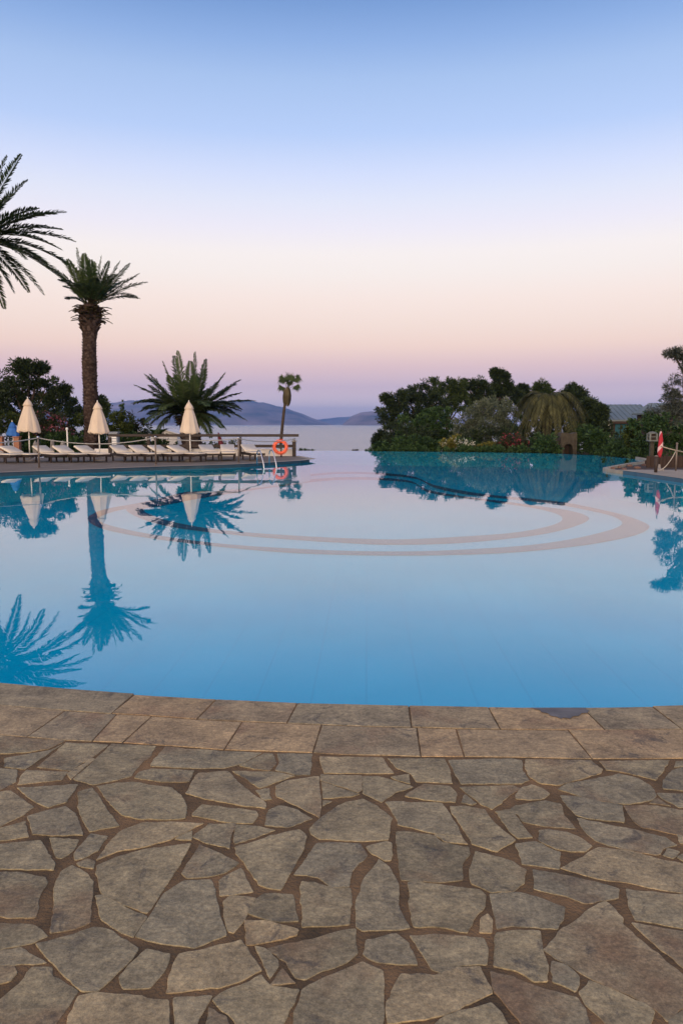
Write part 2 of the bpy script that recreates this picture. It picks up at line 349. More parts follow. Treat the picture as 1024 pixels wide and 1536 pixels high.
def pdist(x, y, poly=POOL):
    best = 1e9; n = len(poly)
    for i in range(n):
        x1, y1 = poly[i]; x2, y2 = poly[(i+1)%n]; dx, dy = x2-x1, y2-y1; L = dx*dx+dy*dy
        t = max(0, min(1, ((x-x1)*dx+(y-y1)*dy)/L)) if L else 0
        best = min(best, math.hypot(x-x1-t*dx, y-y1-t*dy))
    return best
def offset(poly, d):
    out = []; n = len(poly)
    for i in range(n):
        p0, p1, p2 = Vector(poly[i-1]), Vector(poly[i]), Vector(poly[(i+1)%n])
        a = (p1-p0).normalized(); b = (p2-p1).normalized()
        na, nb = Vector((a.y, -a.x)), Vector((b.y, -b.x)); nn = (na+nb)
        nn = nn.normalized() if nn.length > 1e-4 else na
        out.append(tuple(p1+nn*d/max(0.5, nn.dot(na))))
    return out
def flat(name, poly, z, mat, smooth=False):
    mb = MB(); mb.add([(p[0], p[1], z) for p in poly], [tuple(range(len(poly)))]); return mb.build(name, mat)
struct(flat('pool_water', POOL, WATER, M['pool_water']))
struct(flat('pool_floor', offset(POOL, 0.2), FLOOR, M['pool_tile']))
mb = MB(); oi, oo = offset(POOL, -0.03), offset(POOL, 0.27); n = len(POOL)
mb.add([(x, y, FLOOR-0.3) for x, y in oi]+[(x, y, -0.05) for x, y in oi]+[(x, y, -0.05) for x, y in oo]+[(x, y, -2.6) for x, y in oo],
       [(k*n+i, k*n+(i+1)%n, (k+1)*n+(i+1)%n, (k+1)*n+i) for k in range(3) for i in range(n)])
struct(mb.build('pool_wall', M['pool_tile']))
# dark tile bands on the pool floor
def smooth_loop(pts, k=4):
    out = []; n = len(pts)
    for i in range(n):
        p0, p1, p2, p3 = [Vector(pts[(i+j-1)%n]) for j in range(4)]
        for s in range(k):
            t = s/k
            out.append(0.5*((2*p1)+(p2-p0)*t+(2*p0-5*p1+4*p2-p3)*t*t+(3*p1-p0-3*p2+p3)*t**3))
    return out
def band(o_px, i_px, z, name):
    o = [P(*p, z) for p in o_px]; i = [P(*p, z) for p in i_px]
    o = smooth_loop([p[:2] for p in o]); i = smooth_loop([p[:2] for p in i])
    # match by arc-length
    def resample(L, m=160):
        L = L+[L[0]]; d = [0]
        for a, b in zip(L, L[1:]): d.append(d[-1]+(b-a).length)
        out = []
        for k in range(m):
            s = d[-1]*k/m; j = max(q for q in range(len(d)) if d[q] <= s+1e-9); j = min(j, len(L)-2)
            t = (s-d[j])/max(1e-6, d[j+1]-d[j]); out.append(L[j].lerp(L[j+1], t))
        return out
    o, i = resample(o), resample(i)
    # each outer point joins the nearest advancing inner point
    mb = MB(); m = len(o)
    vs = [(p.x, p.y, z) for p in o]+[(p.x, p.y, z) for p in i]
    mb.add(vs, [(k, (k+1)%m, m+(k+1)%m, m+k) for k in range(m)])
    return struct(mb.build(name, M['ring_tile']))
band([(132,780),(150,792),(200,803),(260,812),(330,820),(420,828),(512,832),(620,833),(720,831),(800,826),(880,817),(930,808),(960,800),(974,790),(960,781),(930,771),(895,763),(850,754),(800,748),(745,743),(700,737),(650,727),(606,712),(500,708),(330,728),(220,752),(165,762),(138,771)],
     [(146,780),(172,790),(230,802),(300,812),(360,818),(425,822),(512,826),(620,827),(720,823),(800,817),(860,808),(900,799),(928,790),(932,782),(915,773),(880,765),(850,759),(825,755),(790,751),(740,746),(690,740),(650,731),(612,716),(500,711),(340,732),(225,756),(175,766),(152,774)], FLOOR+0.012, 'pool_floor_band')
band([(190,762),(205,775),(250,789),(320,799),(420,808),(512,814),(580,817),(680,815),(760,808),(820,800),(860,790),(882,780),(878,773),(850,765),(800,758),(750,751),(700,745),(640,734),(604,719),(500,716),(330,736),(230,754)],
     [(215,764),(235,776),(280,787),(340,796),(420,802),(512,807),(600,809),(690,805),(770,799),(820,790),(842,781),(838,772),(810,764),(775,758),(745,754),(720,750),(695,747),(640,738),(610,723),(500,720),(340,741),(245,758)], FLOOR+0.010, 'pool_floor_inner_band')

# ------------------------------------------------------------------ land, sea, hills
def land_z(x, y):
    d = pdist(x, y)
    if inside(x, y) or d < 1.3: return -2.4
    z = -0.10
    if y > 38:
        if x < 3.2:
            k = 0.32 if x > -10 else max(0.05, 0.32-(-10-x)*0.03)
            z -= (y-38)*k
        else:
            z -= (y-38)*0.035
            if x < 8: z -= (8-x)*0.06*(y-38)
        if y > 110: z -= (y-110)*0.25
    z += 0.10*mn.noise(Vector((x*0.15, y*0.15, 0)))*(1 if d > 4 else 0)
    return max(z, SEA-1.5)
xs = list(np.arange(-200, -40, 10))+list(np.arange(-40, 50, 1.0))+list(np.arange(50, 261, 10))
ys = list(np.arange(-60, -10, 5))+list(np.arange(-10, 60, 1.0))+list(np.arange(60, 200, 4))
mb = MB(); vs = [(x, y, land_z(x, y)) for y in ys for x in xs]; nx = len(xs)
mb.add(vs, [(j*nx+i, j*nx+i+1, (j+1)*nx+i+1, (j+1)*nx+i) for j in range(len(ys)-1) for i in range(nx-1)])
struct(mb.build('ground', M['soil'], smooth=True))
mb = MB(); mb.add([(-12000,-200,SEA),(12000,-200,SEA),(12000,19000,SEA),(-12000,19000,SEA)], [(0,1,2,3)]); struct(mb.build('sea', M['sea']))

def hills(name, y, prof, depth, seed):
    pxs = np.linspace(prof[0][0], prof[-1][0], 200); pys = np.interp(pxs, [p[0] for p in prof], [p[1] for p in prof])
    V = 40; vs = []
    for j in range(V):
        v = j/(V-1)
        for k, px in enumerate(pxs):
            c = at(px, pys[k], y); H = max(0, c.z-SEA)
            q = Vector((c.x*0.0016+seed, v*3.1, seed)); g = mn.fractal(q, 1.0, 2.1, 5)
            env = math.sin(math.pi*v)**0.85
            z = SEA-20+ (H+20)*env*(1-0.28*abs(g)*(1-env)*2.2) + H*0.05*mn.noise(Vector((px*0.11, v*4, seed)))*env
            yy = y+(v-0.5)*depth; vs.append((c.x*yy/y, yy, z))
    mb = MB(); n = len(pxs)
    mb.add(vs, [(j*n+i, j*n+i+1, (j+1)*n+i+1, (j+1)*n+i) for j in range(V-1) for i in range(n-1)])
    return struct(mb.build(name, M['hill'], smooth=True))
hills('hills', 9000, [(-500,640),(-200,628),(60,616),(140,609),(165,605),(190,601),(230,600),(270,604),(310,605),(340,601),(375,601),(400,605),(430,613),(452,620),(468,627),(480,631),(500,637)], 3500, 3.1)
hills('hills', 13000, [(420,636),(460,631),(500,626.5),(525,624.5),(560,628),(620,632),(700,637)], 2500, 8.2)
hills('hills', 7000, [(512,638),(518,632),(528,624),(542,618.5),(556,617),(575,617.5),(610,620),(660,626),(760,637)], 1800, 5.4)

# ------------------------------------------------------------------ near paving
L1 = [(0,1023.5),(100,1033),(200,1041),(310,1047),(445,1053),(612,1057),(780,1060),(900,1060),(1024,1058)]
L2 = [(0,1058),(50,1063),(100,1066),(160,1070),(230,1074),(295,1079),(360,1082),(430,1085),(480,1087),(565,1090),(620,1091),(685,1093),(750,1094),(850,1095),(950,1095),(1024,1094)]
L3 = [(0,1102),(90,1110),(180,1114),(256,1119),(335,1125),(400,1127),(465,1129),(512,1132),(570,1133),(630,1135),(700,1135),(768,1136),(890,1138.5),(960,1139),(1024,1137)]
def ly(L, x): return float(np.interp(x, [p[0] for p in L], [p[1] for p in L]))
def jitter_edge(poly, step=0.018, amp=0.004):
    out = []; n = len(poly)
    for i in range(n):
        a, b = Vector(poly[i]), Vector(poly[(i+1)%n]); L = (b-a).length; k = max(1, int(L/step)); d = (b-a)/max(L, 1e-6); nn = Vector((d.y, -d.x))
        for s in range(k):
            p = a+(b-a)*s/k
            o = 0 if s == 0 else amp*(mn.noise(Vector((p.x*14, p.y*14, 1.7)))*1.4+mn.noise(Vector((p.x*48, p.y*48, 4.7)))*1.1+mn.noise(Vector((p.x*130, p.y*130, 9.1)))*0.45)
            out.append(p+nn*o)
    return out
def chaikin(poly, r=0.12):
    out = []; n = len(poly)
    for i in range(n):
        a, b, c = Vector(poly[i-1]), Vector(poly[i]), Vector(poly[(i+1)%n])
        ra = min(r*(a-b).length, 0.004); rc = min(r*(c-b).length, 0.004)
        out += [b+(a-b).normalized()*ra, b+(c-b).normalized()*rc]
    return out
def area(poly): return 0.5*sum(poly[i][0]*poly[(i+1)%len(poly)][1]-poly[(i+1)%len(poly)][0]*poly[i][1] for i in range(len(poly)))
def slab(mb, poly, thick=0.03, inset=0.0018, tilt=0.003, top=0.0, amp=0.004, rnd=True):
    poly = [Vector(p[:2]) for p in poly]
    if area(poly) < 0: poly.reverse()
    if rnd: poly = chaikin([Vector(p) for p in offset([tuple(p) for p in poly], 0.0038)])
    poly = jitter_edge(poly, amp=amp); n = len(poly)
    off = [Vector(p) for p in offset([tuple(p) for p in poly], -inset)]
    c = sum(poly, Vector((0,0)))/n; tx, ty, tz = [random.uniform(-tilt, tilt) for _ in range(3)]
    def zt(p): return top+(p.x-c.x)*tx+(p.y-c.y)*ty-abs(tz)*0.6
    vs = [(p.x, p.y, -thick) for p in poly]+[(p.x, p.y, zt(p)-inset*0.9) for p in poly]+[(q.x*0.6+p.x*0.4, q.y*0.6+p.y*0.4, zt(p)-inset*0.18) for p, q in zip(poly, off)]+[(q.x, q.y, zt(q)) for q in off]
    fs = [(k*n+i, k*n+(i+1)%n, (k+1)*n+(i+1)%n, (k+1)*n+i) for k in range(3) for i in range(n)]+[tuple(range(3*n, 4*n))]
    mb.add(vs, fs)
T = []
def S(ox, oy, *pts): T.append([(ox+u/4, oy+v/4) for u, v in pts])
A=1010; B=1160; C_=1344
S(0,A,(-60,372),(0,373),(180,390),(385,405),(290,452),(150,474),(-60,482))
S(0,A,(30,510),(150,488),(300,462),(380,420),(200,540),(150,572),(25,560))
S(0,A,(225,560),(395,415),(620,425),(645,428),(560,495),(420,582))
S(0,A,(425,632),(405,600),(550,508),(566,512))
S(0,A,(160,580),(405,590),(368,638),(108,665),(128,612))
S(0,A,(442,632),(565,525),(672,422),(930,435),(898,500),(835,548),(785,615),(700,638),(560,666))
S(0,A,(-60,575),(0,568),(98,577),(92,650),(0,698),(-60,710))
S(256,A,(-30,440),(120,456),(540,477),(430,538),(320,566),(150,568),(-118,555),(-100,515))
S(256,A,(-215,625),(-188,592),(-110,572),(138,582),(105,648),(-50,650))
S(256,B,(92,118),(150,15),(170,-3),(340,-13),(400,52),(500,132),(568,180),(563,208),(430,193),(200,150))
S(256,A,(415,552),(560,482),(608,482),(632,540),(590,582),(500,573))
S(256,A,(642,482),(845,482),(832,608),(760,608),(630,580),(655,530))
S(256,A,(375,587),(620,592),(738,614),(620,655),(535,686),(450,628))
S(256,A,(512,702),(588,692),(588,730),(603,752),(562,758))
S(256,B,(632,75),(700,42),(885,18),(900,190),(888,262),(760,193),(637,138))
S(512,A,(-122,606),(118,613),(120,698),(98,712),(0,678),(-122,640))
S(512,A,(132,617),(220,617),(330,647),(425,680),(320,712),(240,770),(202,752),(130,718))
S(512,A,(-128,500),(245,506),(278,560),(310,598),(-100,598))
S(512,A,(280,510),(615,512),(640,560),(662,658),(450,648),(415,598),(335,568))
S(512,A,(300,622),(402,606),(408,660),(340,643))
S(512,A,(645,520),(1024,512),(1078,522),(1080,570),(1122,640),(1080,660),(720,662),(682,600))
S(768,A,(82,517),(470,522),(540,575),(530,598),(400,637),(270,670),(160,656),(105,620),(80,570))
S(768,A,(525,528),(938,522),(900,590),(858,638),(700,598),(565,578))
S(768,A,(908,640),(962,582),(1024,562),(1100,560),(1100,708),(908,690))
S(768,A,(985,528),(1100,520),(1100,550),(975,560))
S(768,B,(277,95),(330,62),(550,22),(640,2),(760,32),(828,72),(862,130),(838,158),(700,183),(500,163),(370,123))
S(768,B,(22,128),(62,82),(120,67),(180,88),(222,120),(190,148),(100,158),(25,150))
S(512,B,(712,82),(1024,72),(1078,90),(1008,128),(958,178),(900,213),(842,188))
S(512,B,(385,135),(432,102),(500,64),(650,78),(690,122),(678,172),(500,158))
S(512,B,(722,175),(742,128),(806,178),(778,188))
S(512,B,(-190,330),(-130,272),(-40,208),(30,172),(128,153),(212,195),(302,268),(287,328),(276,396),(130,405),(-20,397),(-130,392),(-180,362))
S(512,B,(-118,52),(0,92),(102,124),(60,138),(-108,148))
S(256,B,(912,162),(962,166),(915,192))
S(512,B,(265,172),(310,168),(600,178),(636,225),(696,320),(718,372),(560,358),(420,323),(342,308),(322,255))
S(512,B,(655,198),(740,197),(858,218),(918,300),(1040,398),(985,432),(930,468),(784,422),(724,320),(664,240))
S(512,B,(925,228),(1018,218),(1070,290),(1142,382),(1060,388),(1012,350))
S(768,B,(22,192),(200,163),(288,182),(308,250),(375,328),(260,322),(150,307),(64,288),(44,250),(-15,222))
S(768,B,(292,133),(380,138),(657,192),(667,292),(440,267),(384,248),(322,180))
S(768,B,(670,192),(860,193),(1030,222),(1100,232),(1100,378),(970,362),(780,322),(732,288))
S(768,B,(827,177),(870,150),(945,193))
S(768,B,(872,118),(1100,122),(1100,212),(1000,202),(902,150))
S(768,B,(394,268),(560,303),(780,348),(920,383),(985,428),(900,450),(885,482),(858,487),(700,457),(580,432),(504,403),(432,340))
S(768,B,(162,342),(220,337),(330,353),(420,393),(475,434),(438,467),(350,467),(262,452),(162,403))
S(768,B,(22,422),(140,408),(210,443),(286,472),(276,572),(180,557),(62,543))
S(768,B,(908,490),(932,448),(1000,467),(960,507))
S(768,B,(992,368),(1100,368),(1100,418),(1012,418))
S(768,B,(992,502),(1024,484),(1100,492),(1100,535),(1022,522))
S(768,B,(295,567),(400,512),(520,443),(700,463),(900,518),(1100,556),(1100,722),(900,697),(690,652),(500,627))
S(768,B,(127,577),(330,613),(540,662),(638,692),(632,745),(520,762),(430,777),(330,735),(132,690))
S(512,B,(806,468),(900,492),(1028,528),(1106,577),(1092,658),(1028,706),(900,712),(784,662),(770,600))
S(768,C_,(-132,-13),(-20,-27),(50,-22),(158,7),(312,66),(302,140),(268,195),(130,183),(0,176),(-88,192),(-112,80))
S(512,B,(332,350),(430,353),(560,375),(600,413),(760,443),(768,480),(722,540),(723,637),(600,652),(362,637),(347,560))
S(512,B,(562,368),(718,380),(752,422),(620,408))
S(512,B,(152,440),(270,408),(298,418),(293,520),(262,522),(182,480))
S(512,B,(-280,605),(-218,522),(-145,418),(-60,413),(112,423),(152,490),(58,590),(43,677),(-60,682),(-138,622))
S(512,B,(92,920),(90,768),(132,640),(225,518),(283,560),(338,660),(343,810),(405,925),(250,937),(130,942))
S(512,C_,(402,-83),(560,-72),(830,-38),(862,-8),(857,60),(788,138),(750,217),(620,187),(437,183),(408,60))
S(512,C_,(832,215),(838,132),(876,108),(902,140),(897,218))
S(512,C_,(133,348),(152,262),(330,227),(398,280),(450,408),(300,402),(210,392))
S(512,C_,(415,237),(560,228),(850,252),(876,320),(867,408),(720,412),(600,457),(543,437),(485,340))
S(512,C_,(272,638),(362,467),(560,478),(700,428),(828,423),(902,578),(700,677),(500,737),(282,762))
S(256,C_,(792,562),(900,502),(1024,452),(1150,398),(1268,450),(1272,600),(1262,900),(740,900),(742,700))
S(256,C_,(585,315),(760,278),(1024,208),(1107,198),(1117,340),(1050,397),(900,447),(805,497),(752,487),(695,390))
S(256,C_,(777,-53),(790,-88),(860,-83),(990,-43),(1073,-48),(1082,0),(1067,168),(940,178),(792,183),(792,60))
S(256,C_,(467,103),(512,22),(560,-13),(728,-8),(762,148),(650,153),(540,128))
S(256,C_,(447,147),(600,157),(762,202),(752,233),(560,277),(457,292))
S(256,C_,(317,32),(350,2),(430,2),(508,12),(458,100),(428,158),(375,217),(347,208),(322,120))
S(256,C_,(512,302),(560,313),(638,382),(642,420),(595,487))
S(256,C_,(605,527),(670,438),(740,517))
S(256,C_,(-22,578),(-8,480),(52,347),(240,307),(420,264),(468,340),(541,443),(420,508),(290,547))
S(256,C_,(22,612),(242,602),(150,770),(130,850),(30,850))
S(256,C_,(255,620),(300,583),(430,533),(540,474),(598,541),(766,562),(738,640),(668,768),(655,860),(425,850),(383,740),(305,680))
S(256,C_,(217,768),(232,672),(328,722),(395,850),(212,850))
S(256,C_,(-207,240),(-118,112),(-38,-18),(80,-93),(238,-98),(263,-40),(283,60),(307,160),(330,233),(200,287),(140,309),(-58,282))
S(256,B,(68,600),(132,502),(175,428),(300,483),(405,537),(320,597),(230,617),(100,627))
S(256,B,(293,640),(420,568),(491,708),(297,732))
S(256,B,(388,442),(480,418),(600,373),(770,338),(812,375),(797,450),(737,560),(657,697),(530,667),(453,550),(393,480))
S(256,B,(383,370),(397,308),(530,318),(620,340),(500,387),(387,418))
S(256,B,(133,380),(230,302),(388,302),(353,390),(348,448),(200,412))
S(256,B,(133,240),(190,188),(510,227),(523,250),(488,298),(300,287),(133,253))
S(256,B,(568,310),(592,218),(650,193),(760,218),(846,270),(700,322))
S(0,B,(584,77),(700,57),(800,52),(950,77),(1030,87),(1083,130),(1118,200),(1107,268),(1000,277),(830,272),(732,248),(643,160))
S(0,B,(472,112),(550,88),(598,150),(638,220),(712,313),(540,347),(493,260),(468,200))
S(0,B,(108,87),(300,77),(465,67),(398,170),(290,203),(202,163))
S(0,B,(167,257),(260,228),(390,198),(448,240),(492,368),(380,372),(197,362))
S(0,B,(-60,122),(60,103),(198,202),(140,247),(0,317),(-60,327))
S(0,B,(-60,342),(150,288),(168,378),(0,402),(-60,407))
S(0,B,(-60,432),(0,427),(238,403),(327,540),(317,577),(100,572),(-60,573))
S(0,B,(302,387),(468,397),(438,460),(370,507),(342,503))
S(0,B,(447,480),(545,363),(642,377),(588,460),(500,507),(452,517))
S(0,B,(463,540),(520,513),(567,530),(557,568),(482,557))
S(0,B,(583,553),(700,503),(860,458),(1024,438),(1140,423),(1098,500),(1028,620),(933,763),(879,836),(740,787),(612,717),(577,600))
S(0,B,(583,517),(642,432),(732,343),(850,298),(1024,292),(1215,300),(1080,368),(1020,397),(830,447),(700,467))
S(256,B,(42,383),(125,348),(120,397),(32,392))
S(0,C_,(333,-70),(370,-148),(430,-182),(498,-148),(557,-88),(547,20),(537,158),(440,197),(305,218),(323,80))
S(0,C_,(-60,-146),(100,-143),(268,-112),(282,-80),(233,0),(229,70),(208,125),(50,129),(-60,108))
S(0,C_,(576,-2),(620,-8),(778,82),(880,125),(797,242),(700,198),(612,140))
S(0,C_,(220,287),(440,232),(560,188),(640,198),(720,252),(826,316),(758,408),(618,538),(580,571),(492,567),(362,450),(262,340))
S(0,C_,(-60,162),(200,173),(280,240),(200,277),(110,297),(0,317),(-60,317))
S(0,C_,(-60,338),(120,308),(273,398),(0,412),(-60,412))
S(0,C_,(-60,428),(80,423),(97,460),(58,508),(0,522),(-60,527))
S(0,C_,(2,622),(122,522),(192,428),(308,428),(308,480),(465,571),(398,670),(328,768),(296,850),(-60,850),(-60,652))
S(0,C_,(408,768),(413,720),(472,603),(560,583),(800,598),(1007,627),(1012,768),(1007,850),(403,850))
S(0,C_,(718,480),(880,318),(1016,347),(998,420),(898,547),(742,552))
S(512,C_,(565,768),(700,693),(898,643),(957,700),(1036,850),(545,850))
S(768,C_,(-126,452),(0,483),(130,538),(388,611),(437,680),(485,850),(115,850),(42,740),(-37,650),(-107,570))
S(768,C_,(-92,222),(0,208),(163,211),(182,340),(202,385),(207,509),(130,512),(32,448),(-107,418))
S(768,C_,(242,392),(320,413),(397,480),(397,530),(377,569),(247,513))
S(768,C_,(404,575),(465,508),(530,533),(650,583),(828,667),(850,690),(807,800),(797,850),(624,850),(563,760),(443,650))
S(768,C_,(189,320),(300,193),(402,133),(490,63),(560,33),(590,53),(662,130),(657,165),(777,270),(1020,470),(1100,535),(1100,635),(1020,666),(930,746),(860,676),(700,587),(480,497),(352,417))
S(768,C_,(944,750),(1024,688),(1100,663),(1100,850),(964,850))
S(768,C_,(687,-43),(900,-17),(1100,2),(1100,197),(1000,187),(742,143),(702,60))
S(768,C_,(724,162),(850,183),(1100,228),(1100,497),(1003,408),(803,240))
mb = MB()
for t in T: slab(mb, [P(*p)[:2] for p in t])
# beyond the frame: the same paving, generated by clipped Voronoi cells
C3 = (1.244, 20.01, 16.62)
pts = []
g0 = 0.34
for i in range(-22, 23):
    for j in range(-14, 14):
        pts.append((i*g0+(j%2)*0.1+random.uniform(-.2, .2), j*g0+random.uniform(-.19, .19)))
def cell(k):
    px, py = pts[k]; poly = [(px-1, py-1), (px+1, py-1), (px+1, py+1), (px-1, py+1)]
    for q, (qx, qy) in enumerate(pts):
        if q == k or abs(qx-px) > 1.3 or abs(qy-py) > 1.3: continue
        mx_, my_ = (px+qx)/2, (py+qy)/2; dx, dy = qx-px, qy-py; L = math.hypot(dx, dy); h = -0.019
        out = []
        for a in range(len(poly)):
            p, r_ = poly[a], poly[(a+1)%len(poly)]
            sp_ = ((p[0]-mx_)*dx+(p[1]-my_)*dy)/L-h; sr = ((r_[0]-mx_)*dx+(r_[1]-my_)*dy)/L-h
            if sp_ <= 0: out.append(p)
            if (sp_ < 0) != (sr < 0):
                t = sp_/(sp_-sr); out.append((p[0]+(r_[0]-p[0])*t, p[1]+(r_[1]-p[1])*t))
        poly = out
        if len(poly) < 3: return []
    return poly
def clip(poly, fn):
    out = []
    for a in range(len(poly)):
        p, r_ = poly[a], poly[(a+1)%len(poly)]; sp_, sr = fn(p), fn(r_)
        if sp_ <= 0: out.append(p)
        if (sp_ < 0) != (sr < 0):
            t = sp_/(sp_-sr); out.append((p[0]+(r_[0]-p[0])*t, p[1]+(r_[1]-p[1])*t))
    return out
YB = P(512, 1560).y; CP, SP = math.cos(PITCH), CAMZ*math.sin(PITCH)
def side_l(p): return p[0]-(-18-512)/F*(p[1]*CP+SP)
def side_r(p): return -(p[0]-(1042-512)/F*(p[1]*CP+SP))
for k, (x, y) in enumerate(pts):
    if y > 4.6 or abs(x) > 7: continue
    poly = cell(k)
    if len(poly) < 3: continue
    pieces = [clip(poly, lambda p: p[1]-YB)]
    up = clip(poly, lambda p: YB+0.015-p[1])
    if len(up) > 2: pieces += [clip(up, side_l), clip(up, side_r)]
    for q in pieces:
        if len(q) < 3 or abs(area(q)) < 0.008: continue
        q2 = []
        for vx, vy in q:
            dd = math.hypot(vx-C3[0], vy-C3[1])
            if dd < C3[2]+0.03: f = (C3[2]+0.03)/dd; vx, vy = C3[0]+(vx-C3[0])*f, C3[1]+(vy-C3[1])*f
            q2.append((vx, vy))
        if area(q2) < 0.008 or math.hypot(x-C3[0], y-C3[1]) < C3[2]-0.1: continue
        slab(mb, q2)
struct(mb.build('stone_paving', M['slab'], smooth=False))
# coping slabs along the pool edge
mb = MB()
def cop(L0, L1_, j0, j1, gap=2.2):
    (xt0, xb0), (xt1, xb1) = j0, j1
    g = gap/2; k = 6
    top = [(xt0+g+(xt1-xt0-2*g)*i/k) for i in range(k+1)]; bot = [(xb0+g+(xb1-xb0-2*g)*i/k) for i in range(k+1)]
    pl = [P(x, ly(L0, x)+(0.6 if L0 is not L1 else 1.3))[:2] for x in top]+[P(x, ly(L1_, x)-0.6)[:2] for x in reversed(bot)]
    slab(mb, pl, thick=0.03, inset=0.003, tilt=0.0015, amp=0.0015, rnd=False)
J1 = [(201,167),(324,295),(446,430),(613,617),(732,750),(873,907),(978,1023)]
J2 = [(-3,-60),(97,40),(175,138),(227,184),(363,336),(482,469),(625,631),(684,696),(852,888)]
for a, b_ in zip(J1, J1[1:]): cop(L1, L2, a, b_)
for a, b_ in zip(J2[1:], J2[2:]): cop(L2, L3, a, b_)
def Lw(L, circ, x):  # a point of a joint line, by angle of its circle, in or out of the frame
    pass
C1 = (1.148, 17.829, 13.779); C2 = (1.388, 20.138, 16.409)
def onC(c, x): return (x, c[1]-math.sqrt(c[2]**2-(x-c[0])**2))
def copw(cA, cB, x0a, x0b, x1a, x1b):
    k = 8; g = 0.004
    top = [onC(cA, x0a+g+(x1a-x0a-2*g)*i/k) for i in range(k+1)]; bot = [onC(cB, x0b+g+(x1b-x0b-2*g)*i/k) for i in range(k+1)]
    bot = [(x, y+0.004) for x, y in bot]
    slab(mb, top+bot[::-1], thick=0.03, inset=0.003, tilt=0.0015, amp=0.0015, rnd=False)
def wx(px, L): return P(px, ly(L, px)).x
# left / right continuation, joints fan outward
xl1, xl2 = P(201, 1041).x, P(167, 1070.5).x
a = (P(201, ly(L1,201)).x, P(167, ly(L2,167)).x)
seq = [a]; 
while seq[-1][0] > -7.5: seq.append((seq[-1][0]-0.95, seq[-1][1]-0.98))
for p, q in zip(seq, seq[1:]): copw(C1, C2, q[0], q[1], p[0], p[1])
seq = [(P(978, ly(L1,978)).x, P(1023, ly(L2,1023)).x)]
while seq[-1][0] < 9: seq.append((seq[-1][0]+0.9, seq[-1][1]+0.92))
for p, q in zip(seq, seq[1:]): copw(C1, C2, p[0], p[1], q[0], q[1])
seq = [(P(97, ly(L2,97)).x, P(40, ly(L3,40)).x)]
while seq[-1][0] > -7.5: seq.append((seq[-1][0]-0.9, seq[-1][1]-0.92))
for p, q in zip(seq, seq[1:]): copw(C2, C3, q[0], q[1], p[0], p[1])
seq = [(P(852, ly(L2,852)).x, P(888, ly(L3,888)).x)]
while seq[-1][0] < 9: seq.append((seq[-1][0]+0.9, seq[-1][1]+0.92))
for p, q in zip(seq, seq[1:]): copw(C2, C3, p[0], p[1], q[0], q[1])
struct(mb.build('pool_coping', M['coping']))
# bedding mortar under all of it
mb = MB(); xs_ = np.linspace(-7.5, 9.8, 60)
mb.strip([(*onC((C1[0], C1[1], C1[2]+0.012), x), -0.0043) for x in xs_], [(x, -5, -0.0043) for x in xs_])
mb.strip([(x, y, -0.0043) for x, y in [onC((C1[0], C1[1], C1[2]+0.012), x) for x in xs_]], [(x, y, -0.2) for x, y in [onC((C1[0], C1[1], C1[2]+0.012), x) for x in xs_]])
struct(mb.build('paving_mortar', M['mortar']))
# a worn grey cement patch on one coping slab
pp = [(797,1061.6),(801,1063.5),(809,1065),(812,1068.5),(821,1070),(826,1074),(835,1075.5),(841,1078.5),(846,1076.5),(854,1078),(860,1074.5),(868,1074),(872,1070),(881,1069.5),(883,1065),(878,1063.5),(879,1061.6)]
mb = MB(); c = P(840,1068); mb.add([P(*p, 0.0035) for p in pp], [tuple(range(len(pp)))])
M['patch'] = surf('patch', (0.095,0.092,0.088), (0.185,0.175,0.16), 9, 0.8, 0.7, 40, 0.004)
struct(mb.build('cement_patch', M['patch']))

# ------------------------------------------------------------------ far decks
def deck(poly, edge, name, mat):
    mb = MB(); mb.prism(poly, -0.12, DECK); struct(mb.build(name, mat))
dpoly = leftedge+[(-12.9,17.5),(-30,15),(-30,33.2),(-11.7,33.2),(-11.7,35.1),(-2.2,35.1)]
inner = offset(dpoly, -0.28)
mb = MB(); mb.prism(dpoly, -0.30, DECK-0.012); struct(mb.build('sun_terrace', M['wall_tile']))
k = len(leftedge)+1
e0 = [(*Vector(p), DECK) for p in offset(dpoly, 0.03)]; e1 = [(*Vector(p), DECK) for p in inner]
mb = MB(); n = len(dpoly)
idx = list(range(0, k))+[n-1]
idx = [n-1]+list(range(0, k+1))
mb.strip([e0[i] for i in idx], [e1[i] for i in idx])
mb.strip([(e0[i][0], e0[i][1], DECK-0.035) for i in idx], [e0[i] for i in idx])
struct(mb.build('terrace_coping', M['rim']))
struct(flat('terrace_paving', inner, DECK-0.004, M['deck_far']))
# low white plinth under the railing and its return to the tip
mb = MB(); mb.box((-6.95, 35.22, 0.20), (9.5, 0.22, 0.46), bev=0.02); 
o = mb.build('low_wall', M['white_wall']); tag(o, 'low white plaster wall under the brown wooden railing', 'wall')
# right promontory with planter
rp_ = [(9.57,20.68),(9.36,23.41),(9.10,24.9),(9.17,25.99),(13.21,31.53),(20,33),(30,33),(30,12),(13.9,15.0),(13.0,17.2),(11.3,19.2)]
rp_ = rp_[::-1]
pit = [P(915,704,0.05)[:2], P(922,698,0.05)[:2], P(975,694.2,0.05)[:2], (13.6,30.6), (13.4,27.0), P(972,708.5,0.05)[:2], P(945,708,0.05)[:2]]
mb = MB()
mb.prism([(9.57,20.68),(9.36,23.41),(9.2,24.4),(30,24.4),(30,12),(13.9,15.0),(13.0,17.2),(11.3,19.2)][::-1], -0.25, DECK-0.01)
struct(mb.build('bathing_deck', M['wall_tile']))
mb = MB()
mb.prism(offset([(9.57,20.68),(9.36,23.41),(9.2,24.5),(30,24.5),(30,12),(13.9,15.0),(13.0,17.2),(11.3,19.2)][::-1], 0.03), DECK-0.008, DECK)
struct(mb.build('deck_coping', M['rim']))
